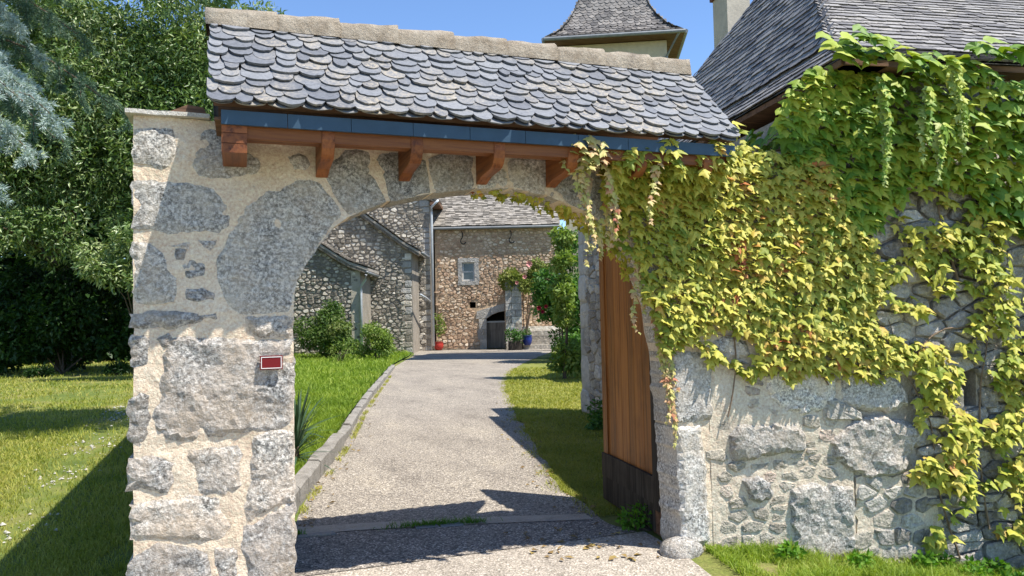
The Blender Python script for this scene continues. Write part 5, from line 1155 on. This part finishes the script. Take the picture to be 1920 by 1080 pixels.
conifer('blue_cedar', 'silvery blue cedar reaching drooping branches in from the left edge', -9.75, 11.0, 9.,
        [(5.4, (4.1, -2.4, 4.7), 2.2), (5.3, (3.3, -1.6, 4.55), 2.6), (5.0, (3.3, -2.2, 3.95), 2.6), (5.9, (3.0, -2.6, 5.0), 2.), (4.7, (2.5, -1.9, 3.75), 2.6),
         (6.2, (3.0, -1.0, 5.4), 2.), (5.0, (-2.5, 1.2, 4.2), 2.), (4.4, (.5, -3., 3.6), 2.), (6.5, (-2.4, -1.5, 5.6), 2.), (7.2, (1.9, .9, 6.6), 1.5), (7.6, (-1.3, 1., 7.), 1.5)], M['cedar'], 71)
conifer('dark_conifer', 'dark green conifer hanging its boughs above the cedar', -12.2, 14.6, 13.,
        [(8.2, (4.6, -1.6, 7.4), 3.), (7.4, (4.8, -.9, 6.4), 3.2), (8.9, (4.2, -2.2, 8.2), 3.), (6.6, (4.1, -1.4, 5.6), 3.), (9.6, (3.6, -.6, 8.9), 2.), (7.0, (-2.8, 1.5, 6.), 2.), (8., (.5, -3.2, 7.), 2.), (10.4, (2.4, .6, 9.8), 2.), (11.4, (9.2, -3.8, 9.2), 2.), (11.8, (8.8, -2.4, 9.2), 2.), (11.2, (8.3, -4.8, 8.7), 2.), (12., (10.4, -4.6, 9.4), 2.)], M['conifer'], 72, 300, .085, .013)
# sprig hanging beside the ridge end belongs to the tree behind
# ------------------------------------------------------------------ yucca behind the left pier
def yucca(label, x, y, n, seed, L0):
    t = thing('yucca', label, 'plant', (x, y, .06), 0, 'spiky plants on the lawn'); rg = np.random.default_rng(seed)
    mes = []
    for k in range(5):
        droop = .05+.12*k; V = []; m_ = 5
        for i in range(m_):
            f = i/(m_-1); w_ = .024*(1-f)**.6*(.7+.6*min(1, f*4)); z = -droop*f*f; V += [(f, -w_, z), (f, 0, z-.008*(1-f)), (f, w_, z)]
        F = [(i*3+q, i*3+q+1, (i+1)*3+q+1, (i+1)*3+q) for i in range(m_-1) for q in range(2)]
        mes.append(new_mesh('leaf', V, F, M['yucca']))
    MB().tube([(0, 0, -.08), (0, 0, .22)], [.05, .035], 8).build('stem', M['bark'], t)
    for i in range(n):
        f = i/n; el = math.radians(78-95*f+rg.uniform(-8, 8)); az = i*2.39996; l = L0*rg.uniform(.8, 1.1); k = min(4, int(f*5))
        o = link('leaf', mes[k], t, (0, 0, .20-.14*f)); o.rotation_euler = (rg.uniform(-.3, .3), -el, az); o.scale = (l, l*1.25/ .8*.8, l)
yucca('upper spiky dark yucca rosette peeking past the left pier', 1.20, 5.3, 72, 1, .62)
yucca('lower spiky yucca rosette nearer the kerb', 1.09, 4.0, 56, 2, .46)

# ------------------------------------------------------------------ creepers
def ivy_leaf_mesh(name, mat, seed):
    rg = np.random.default_rng(seed)
    half = [(.0, .0), (.13, .14), (.30, .13), (.44, -.04), (.66, -.36), (.40, -.36), (.24, -.45), (.23, -.64), (.11, -.86), (.0, -1.10)]
    R = [(x*(1+rg.uniform(-.08, .08)), y+rg.uniform(-.03, .03)) for x, y in half]; Lf = [(-x*(1+rg.uniform(-.08, .08)), y+rg.uniform(-.03, .03)) for x, y in half[1:-1]]
    ring = R+Lf[::-1]
    zz = lambda x, y: .10-.42*abs(x)**1.4*(1 if y > -.5 else .7)-.16*max(0, -y-.3)**1.3*1.6+.05*math.cos(abs(x)*11)
    V = [(0, -.30, .12)]+[(x, y, zz(x, y)) for x, y in ring]; n = len(ring)
    return V, [(0, 1+i, 1+(i+1) % n) for i in range(n)]
IV = [ivy_leaf_mesh('leaf', None, i) for i in range(6)]
def wall_point(s, off):
    if s < XB: return np.array([s, -off, 0.]), np.array([0, -1., 0])
    return RB+RE*(s-XB)-RN*off, -RN
def ivy_leaves(pos, nrm, size, rg, tilt=(25, 65), spin=40):
    up = np.array([0, 0, 1.]); out = []
    for p, n_, sz in zip(pos, nrm, size):
        a = math.radians(rg.uniform(*tilt)); nl = unit(n_*math.cos(a)+up*math.sin(a)+rg.normal(size=3)*.24)
        v = up-nl*(up@nl); v = unit(v); u = np.cross(v, nl); sp = math.radians(rg.normal()*spin*.55); uu = u*math.cos(sp)+v*math.sin(sp); vv = np.cross(nl, uu)
        out.append((p, uu, vv, nl, sz))
    return out
def build_ivy(t, leaves, mat, org, rz, limit, rg, name='leaf'):
    c, s = math.cos(-rz), math.sin(-rz); R = np.array([[c, -s, 0], [s, c, 0], [0, 0, 1]])
    sc = []
    for L in leaves:
        d = np.linalg.norm(L[0]-CAM); sc.append((L[4]**2/d**2*(1 if in_view(L[0]-L[2]*0, 0) else 1e-4)*(.3+abs(L[3]@unit(CAM-L[0])))))
    order = np.argsort(-np.array(sc)); mes = [new_mesh(name, v, f, mat) for v, f in IV]
    for i in order[:limit]:
        p, u, v, n_, sz = leaves[i]; p, u, v, n_ = R@(p-org), R@u, R@v, R@n_
        o = link(name, mes[rg.integers(6)], t); sz *= 1.
        o.matrix_local = Matrix(((u[0]*sz, v[0]*sz, n_[0]*sz, p[0]), (u[1]*sz, v[1]*sz, n_[1]*sz, p[1]), (u[2]*sz, v[2]*sz, n_[2]*sz, p[2]), (0, 0, 0, 1)))
    rest = order[limit:]
    if len(rest):
        VV, FF, TT = [], [], []; k = 0
        for i in rest:
            p, u, v, n_, sz = leaves[i]; p, u, v, n_ = R@(p-org), R@u, R@v, R@n_; v0, f0 = IV[rg.integers(6)]; v0 = np.array(v0)*sz
            VV.append(p+v0[:, :1]*u+v0[:, 1:2]*v+v0[:, 2:]*n_); FF.append(np.array(f0)+k); k += len(v0); TT.append(np.full(len(v0), rg.random()))
        link('leaves', np_mesh('leaves', np.concatenate(VV), np.concatenate(FF), mat, np.concatenate(TT)), t, kind='stuff')
def scatter(P, sp, rg, dens=lambda x, z: 1., jit=.5):
    out = []; z = min(p[1] for p in P); z1 = max(p[1] for p in P); x0 = min(p[0] for p in P); x1 = max(p[0] for p in P); r = 0
    while z < z1:
        x = x0+(sp*.5 if r % 2 else 0)
        while x < x1:
            a, b = x+rg.uniform(-jit, jit)*sp, z+rg.uniform(-jit, jit)*sp
            e = .06*fbm(a*5, b*5, 3.)
            if inpoly(a+e, b+e, P) and rg.random() < dens(a, b) and rg.random() > smooth(6.1, 6.65, a+.45*fbm(2., b*2.2, 4.)): out.append((a, b))
            x += sp
        z += sp*.8; r += 1
    return out
def leaf_part(name, leaves, mat, t, org, rz, rg):
    c, s = math.cos(-rz), math.sin(-rz); R = np.array([[c, -s, 0], [s, c, 0], [0, 0, 1]]); VV, FF, TT = [], [], []; k = 0
    for p, u, v, n_, sz in leaves:
        p, u, v, n_ = R@(p-org), R@u, R@v, R@n_; v0, f0 = IV[rg.integers(6)]; v0 = np.array(v0)*sz
        VV.append(p+v0[:, :1]*u+v0[:, 1:2]*v+v0[:, 2:]*n_); FF.append(np.array(f0)+k); k += len(v0); TT.append(np.full(len(v0), rg.random()))
    link(name, np_mesh(name, np.concatenate(VV), np.concatenate(FF), mat, np.concatenate(TT)), t)
def strand(s0, z0, z1, off, rg, size=.03, sway=.03, gap=.020):
    L = []; z = z0; k = 0; path = []; drift = rg.uniform(-.25, .25)
    while z > z1:
        s = s0+sway*math.sin((z0-z)*7+s0*9)+drift*(z0-z)*.3
        p, n_ = wall_point(s, off+rg.uniform(-.012, .012)); p[2] = z; path.append(p.copy())
        side = rg.uniform(-.018, .018)
        L += ivy_leaves([p+np.array([side, 0, 0])], [n_], [size*(1-.5*(z0-z)/(z0-z1+.01))*rg.uniform(.8, 1.25)], rg, (5, 50), 60); z -= gap*rg.uniform(.7, 1.3); k += 1
    return L, path
# 1: yellow-green creeper on the gateway and garden wall
rg = np.random.default_rng(101)
o1 = np.array([3.7, -.05, 0]); iv1 = thing('wall_creeper', 'dense yellow-green creeper covering the wall right of the arch', 'climbing plant', o1)
pts = scatter(IVY_GATE, .037, rg, lambda x, z: 1. if not inpoly(x, z, IVY_HOLE) else .0)
pts += scatter(IVY_GATE, .05, rg, lambda x, z: .9 if not inpoly(x, z, IVY_HOLE) else .0)
pos, nr, sz = [], [], []
for s, z in pts:
    e = edge_dist(s, z, IVY_GATE); b = .035+.05*min(1, e/.15)+.05*fbm(s*2.5, z*2.5, 7.)
    p, n_ = wall_point(s, max(.03, b+rg.uniform(-.02, .035))); p[2] = z; pos.append(p); nr.append(n_); sz.append(.040+.042*rg.random()**1.3)
lv1 = ivy_leaves(pos, nr, sz, rg, (12, 72), 44); stems1 = []
for s0, z0, z1, off in ((2.515, 2.62, 2.30, .30), (2.55, 2.62, 2.02, .30), (2.57, 2.62, 1.92, .28), (2.71, 2.58, 2.16, .30), (2.735, 2.5, 2.12, .28), (3.0, 2.58, 2.2, .36), (2.80, 2.4, 2.05, .05), (2.76, 2.25, 1.98, .06), (3.02, 2.0, 1.5, .03), (3.10, 2.0, 1.72, .02), (3.15, 1.9, 1.62, .0), (3.20, 1.85, 1.2, .02), (3.235, 1.8, 1.02, .03), (3.25, 1.6, .88, .03), (3.215, 1.7, 1.3, .0), (3.265, 1.4, .72, .02), (3.30, 1.5, 1.1, .03)):
    L, P_ = strand(s0, z0, z1, off, rg, .050); leaf_part('strand', L, M['strand'], iv1, o1, 0., rg); stems1.append(P_)
for k in range(70):
    p, n_ = wall_point(3.66+rg.normal()*.05, rg.uniform(.05, .42)); p[2] = 2.66+rg.random()*.22; lv1 += ivy_leaves([p], [n_], [rg.uniform(.04, .075)], rg)
tuft = []
for s0 in (2.50, 2.53, 2.56, 2.6):                       # tuft at the top left corner
    for k in range(26):
        p, n_ = wall_point(s0+rg.normal()*.045, .34+rg.uniform(-.08, .08)); p[2] = 2.63+rg.normal()*.045; tuft.append(ivy_leaves([p], [n_], [rg.uniform(.04, .075)], rg)[0])
leaf_part('leaf_tuft', tuft, M['strand'], iv1, o1, 0., rg)
for k in range(260):                                    # fringe under the arch
    f = rg.random()**.8; s = 1.95+f*1.2; z = np.interp(s, [q[0] for q in ARCH], [q[1] for q in ARCH]); p, n_ = wall_point(s, -rg.uniform(.02, .30)); p[2] = z-rg.uniform(-.004, .02)-.03*f*rg.random(); lv1 += ivy_leaves([p], [n_], [rg.uniform(.022, .045)*(.7+.5*f)], rg, (-20, 50), 70)
for k in range(1000):                                    # the mass that wraps the beam ends and brackets under the eave
    s_ = 2.74+.86*rg.random(); f = rg.random(); off_ = .13+.33*f*min(1, .45+.55*(.5+fbm(s_*6, f*3, 2.))); p, n_ = wall_point(s_, off_); p[2] = min(2.73, 2.30+.40*(f**.5)*(.80+.45*fbm(s_*7, 4., 0.)+.28*rg.random())); lv1 += ivy_leaves([p], [n_], [.042+.04*rg.random()], rg, (15, 65))
build_ivy(iv1, lv1, M['ivy_gate'], o1, 0., 300, rg)
mb = MB()
for P_ in stems1: mb.tube([p-o1 for p in P_[::3]], .0018, 4)
mb.build('tendrils', M['stem'], iv1)
def runners(t, mat, org, rz, lines, r=.006):
    c, s = math.cos(-rz), math.sin(-rz); R = np.array([[c, -s, 0], [s, c, 0], [0, 0, 1]])
    for ln in lines:
        pp = []
        for s_, z in smooth_line(ln, .06):
            p, n_ = wall_point(s_, .045+.012*fbm(s_*6, z*6, 1.)); p[2] = z+.012*fbm(s_*9, z*9, 5.); pp.append(R@(p-org))
        MB().tube(pp, np.linspace(r, r*.35, len(pp)), 5).build('stem', mat, t)
runners(iv1, M['stem'], o1, 0., [[(3.72, .9), (3.8, 1.3), (3.75, 1.9), (3.9, 2.6)], [(4.5, 1.1), (4.3, 1.35), (3.9, 1.45), (3.45, 1.5)], [(4.75, 1.5), (4.4, 1.9), (4.2, 2.4)]])
# 2: green creeper high on the house
rg = np.random.default_rng(102)
o2 = R2W(2.0, 0, 0); iv2 = thing('wall_creeper', 'large-leaved dark green creeper hanging under the house eave', 'climbing plant', o2, -A10)
pos, nr, sz = [], [], []
for sp_, lay in ((.07, 0), (.068, 1), (.085, 2)):
    for s, z in scatter(IVY_GREEN, sp_, rg):
        e = edge_dist(s, z, IVY_GREEN); A_ = .12+.88*float(smooth(4.85, 5.5, s)); b = .045+A_*(.22*float(smooth(2.1, 3.35, z))*min(1, e/.12+.5)+lay*.045+.07*fbm(s*2.3, z*2.3, 2.))
        p, n_ = wall_point(s, max(.05, b)); p[2] = min(z, 3.40+rg.uniform(-.1, .04)); pos.append(p); nr.append(n_); sz.append(rg.uniform(.065, .12))
lv2 = ivy_leaves(pos, nr, sz, rg, (8, 75), 46)
for s0, z0, z1 in ((4.76, 3.22, 2.45), (5.08, 3.15, 2.65), (5.34, 3.33, 2.72), (5.2, 2.9, 2.5)):
    for q in range(2):
        L, _p = strand(s0+.02*q, z0, z1+.1*q, .38+.03*q, rg, .062, .02, .020); leaf_part('strand', L, M['ivy_green'] if q else M['strand_green'], iv2, o2, -A10, rg)
for k in range(90):
    c_ = rg.choice([4.66, 4.66, 4.98, 5.3, 5.78]); p, n_ = wall_point(c_+rg.normal()*.11, .30+rg.uniform(-.05, .1)); p[2] = 3.40+(.06 if c_ in (4.66, 5.78) else -.02)+rg.normal()*.045; lv2 += ivy_leaves([p], [n_], [rg.uniform(.10, .15)], rg, (35, 75))
# shoots creeping round the corner under the side eave
for k in range(330):
    q_ = rg.uniform(.0, 2.6)*rg.random()**.4; p = R2W(CT-.06-rg.uniform(0, .14), q_, 3.2-rg.random()*1.2); lv2 += ivy_leaves([p], [-RE], [rg.uniform(.09, .16)], rg)
build_ivy(iv2, lv2, M['ivy_green'], o2, -A10, 300, rg)
runners(iv2, M['stem'], o2, -A10, [[(4.95, 1.9), (4.85, 2.4), (4.9, 3.1)], [(5.6, 1.8), (5.45, 2.4), (5.6, 3.2)], [(6.3, 1.9), (6.2, 2.6), (6.35, 3.2)]], .009)
# 3: lime creeper in loose swags on the lower house wall
rg = np.random.default_rng(103)
o3 = R2W(2.1, 0, -.3); iv3 = thing('wall_creeper', 'loose lime and orange creeper trailing down the rough wall at far right', 'climbing plant', o3, -A10)
pos, nr, sz = [], [], []
for k, P in IVY_LOW.items():
    for sp_, lay in ((.052, 0), (.06, 1)):
        for s, z in scatter(P, sp_, rg, lambda x, z: (1. if fbm(x*3.2, z*3.2, 11., 2) > -.16 else .06)*(.5 if k == 'p6' else 1.)):
            e = edge_dist(s, z, P); p, n_ = wall_point(s, max(.05, .07+lay*.07*min(1, e/.1)+.05*fbm(s*4, z*4, 6.))); p[2] = z; pos.append(p); nr.append(n_); sz.append(.045+.05*rg.random()**1.2)
lv3 = ivy_leaves(pos, nr, sz, rg, (10, 72), 48)
build_ivy(iv3, lv3, M['ivy_low'], o3, -A10, 300, rg)
runners(iv3, M['stem'], o3, -A10, [[(5.5, -.2), (5.35, .3), (5.3, .8), (5.1, 1.2), (5.0, 1.55)], [(5.1, 1.2), (5.4, 1.45), (5.7, 1.5), (6.1, 1.8)], [(5.75, 0), (5.7, .6), (5.75, 1.1), (5.85, 1.7), (5.6, 2.2)], [(5.35, .3), (5.5, .6), (5.6, .9)], [(6.2, .1), (6.05, .8), (6.2, 1.5)]], .008)

# ------------------------------------------------------------------ grass, gravel, small weeds
rg = np.random.default_rng(201)
def area_pts(n, X0, X1, Y0, Y1, ok, pw=2., far=True):
    """points in yard coordinates, density falling with distance"""
    Yv = 1/(1/Y0+(1/Y1-1/Y0)*rg.random(n)) if pw == 2 else rg.uniform(Y0, Y1, n)
    Xv = rg.uniform(X0, X1, n)*Yv
    W_ = np.array([Y2W(0, 0)])+Xv[:, None]*_r0+Yv[:, None]*_f0
    k = ok(W_[:, 0], W_[:, 1], Xv, Yv); return W_[k][:, :2], Yv[k]
gl = GROUND['gravel']
def gdist(x, y):
    d = np.full(len(x), 1e9)
    for a, b in zip(gl[:-1], gl[1:]):
        dx, dy = b[0]-a[0], b[1]-a[1]; t = np.clip(((x-a[0])*dx+(y-a[1])*dy)/(dx*dx+dy*dy), 0, 1); d = np.minimum(d, np.hypot(x-a[0]-t*dx, y-a[1]-t*dy))
    return d
bare = lambda x, y: np.array([fbm(a*.5, b*.35, 3., 3) for a, b in zip(x, y)])
okl = lambda x, y, X, Y: (x < -.08)
P, Y = area_pts(125000, -1.0, -.40, 4.0, 34., okl)
m1 = gdist(P[:, 0], P[:, 1]); m2 = bare(P[:, 0], P[:, 1]); keep = (rg.random(len(P)) < np.clip(m1/.55, .12, 1)) & (rg.random(len(P)) < np.where(m2 > .28, .25, 1.)) & ((P[:, 0] < -.5) | (P[:, 1] > 1.5) | (rg.random(len(P)) < .6))
P, Y = P[keep], Y[keep]
blades('outer_grass', P, 0., .035+.0022*Y, np.maximum(.005, Y*.0011), M['grass_out'], 1, .6, label='short yellowish lawn grass left of the gate', cat='grass')
lp_ = lawn_poly
okn = lambda x, y, X, Y: inpoly_np(x, y, lp_)
P, Y = area_pts(110000, -.36, -.08, 6., 35., okn)
blades('lawn_grass', P, .07, .07+.004*Y, np.maximum(.004, Y*.0010), M['grass_in'], 2, .5, label='lush bright green lawn grass inside the gate', cat='grass')
P, Y = area_pts(60000, -.02, .15, 5.6, 24., lambda x, y, X, Y: inpoly_np(x, y, verge_poly))
blades('verge_grass', P, .0, .025+.0016*Y, np.maximum(.004, Y*.0010), M['grass_dry'], 3, .7, label='dry short grass verge right of the drive', cat='grass')
# strip along the foot of the right wall
n = 26000; tt = rg.uniform(-.12, 4.2, n); qq = -rg.random(n)**1.2*.75-.02
W_ = RB[None, :]+tt[:, None]*RE+qq[:, None]*RN; dn = np.array([fbm(a*2.2, b*3., 8., 3) for a, b in zip(tt, qq)])
k = (dn > -.22) & ~((tt > 1.22) & (tt < 1.42) & (rg.random(n) < .6)); W_ = W_[k]; tt = tt[k]; dn = dn[k]
hgt = np.clip(.05+.10*(dn+.3), .03, .14)*np.where(tt < .1, .6, 1.)
blades('foot_grass', W_[:, :2], terrain(W_[:, 0], W_[:, 1]), hgt, .006, M['grass_in'], 4, .55, label='tufty green grass along the foot of the right wall', cat='grass')
foliage('ground_weeds', [((*R2W(t_, -q_, 0)[:2], float(terrain(*R2W(t_, -q_, 0)[:2]))+.05), (.10, .06, .07)) for t_, q_ in ((1.5, .12), (1.65, .1), (1.85, .16), (2.1, .1), (2.3, .2), (1.75, .3), (2.0, .35), (.4, .2), (.9, .25))], 1500, .05, .03, M['fern'], None, 204, .2, kind='stuff')
# weeds along the kerb foot and across the threshold
kk = []
for s in np.arange(.6, 16., .045):
    if fbm(s*1.3, 0., 5.) > -.05: p = np.array([np.interp(s, ks, KP[:, 0]), np.interp(s, ks, KP[:, 1])]); kk += [p+np.array([.10+rg.random()*.07, rg.uniform(-.04, .04)]) for _ in range(7)]
blades('kerb_weeds', np.array(kk), .006, .05, .007, M['grass_dry'], 5, .9, label='thin weeds along the foot of the kerb', cat='grass')
tw_ = np.array([(x, 1.30-.17*(x-1.5)+rg.normal()*.022) for x in np.concatenate([rg.normal(1.95, .16, 420), rg.normal(2.25, .06, 90), rg.normal(.93, .03, 60)])])
blades('threshold_weeds', tw_+np.array([0, .10]), .012, .05, .006, M['fern'], 6, .9, label='low weeds sprouting along the threshold strip', cat='grass')
# pale gravel trail on the outer lawn
pv = []
V0 = np.array([(1, 0, 0), (-1, 0, 0), (0, 1, 0), (0, -1, 0), (0, 0, .7), (0, 0, -.7)]); F0 = [(0, 2, 4), (2, 1, 4), (1, 3, 4), (3, 0, 4), (2, 0, 5), (1, 2, 5), (3, 1, 5), (0, 3, 5)]
mb = MB()
gp_ = smooth_line(gl, .02)
for k in range(650):
    c = gp_[rg.integers(len(gp_))]
    if fbm(c[0]*1.5, c[1]*.9, 2.) < -.05: continue
    s = .006+.024*rg.random()**3; c = (c[0]+rg.normal()*.2, c[1]+rg.normal()*.2)
    if c[0] < -.12: mb.add(V0*s*rg.uniform(.6, 1.3, (6, 1))+np.array([c[0], c[1], .012]), F0, rg.random())
mb.build('gravel', M['gravel'], kind='stuff', label='pale stones scattered in a trail across the outer lawn')
# flat stones of the old drain sill across the threshold
ds = thing('drain_sill', 'thin blue-grey stone slabs set in the threshold strip', 'threshold', (1.75, 1.30, .0))
for x0, x1, dy in ((-.82, -.55, .14), (.05, .22, .02), (.24, .42, -.015)):
    P = rough_outline([(x0, dy-.035), (x1, dy-.035-.02), (x1, dy+.035-.02), (x0, dy+.035)], .05, .006, x0)
    MB().prism(P, .0, .022, 'z').build('slab', M['slate'], ds)

# ragged grass over the drive edge, fallen leaves and crumbs of soil
ee = []
for x, y in resample([p for p in jr if 1. < p[1] < 18], .03):
    if fbm(y*1.9, 2., 7.) > -.2: ee += [(x+rg.normal()*.06-.02, y+rg.normal()*.03) for _ in range(5)]
blades('edge_grass', np.array(ee), .004, .05, .006, M['grass_dry'], 7, .9, label='ragged grass creeping over the right edge of the drive', cat='grass')
M['litter'] = m_leaf('fallen_leaves', [(0, (.10, .06, .03)), (.5, (.26, .17, .06)), (1, (.42, .34, .09))], 3, trans=.1)
lf = [(np.interp(y, [p[1] for p in jr], [p[0] for p in jr])-abs(rg.normal())*.22+.05, y) for y in 1.2+rg.random(90)**1.6*8]+[(np.interp(y, [p[1] for p in dl], [p[0] for p in dl])+abs(rg.normal())*.12, y) for y in 1.7+rg.random(60)**1.6*9]+[(rg.uniform(2.4, 3.3), rg.uniform(-.1, .9)) for _ in range(45)]
LP = np.column_stack([np.array(lf), np.full(len(lf), .016)]); az = rg.uniform(0, 6.28, len(lf)); LD = np.column_stack([np.cos(az), np.sin(az), rg.uniform(-.05, .25, len(lf))]); LN = unit(np.column_stack([rg.normal(size=(len(lf), 2))*.3, np.ones(len(lf))]))
V, F = leaf_cards(LP, unit(LD), LN, rg.uniform(.03, .075, len(lf)), rg.uniform(.02, .05, len(lf)))
link('fallen_leaves', np_mesh('fallen_leaves', V, F, M['litter'], np.repeat(rg.random(len(lf)), 4)), None, (0, 0, 0), 'stuff', 'few dry leaves fallen along the drive edges')
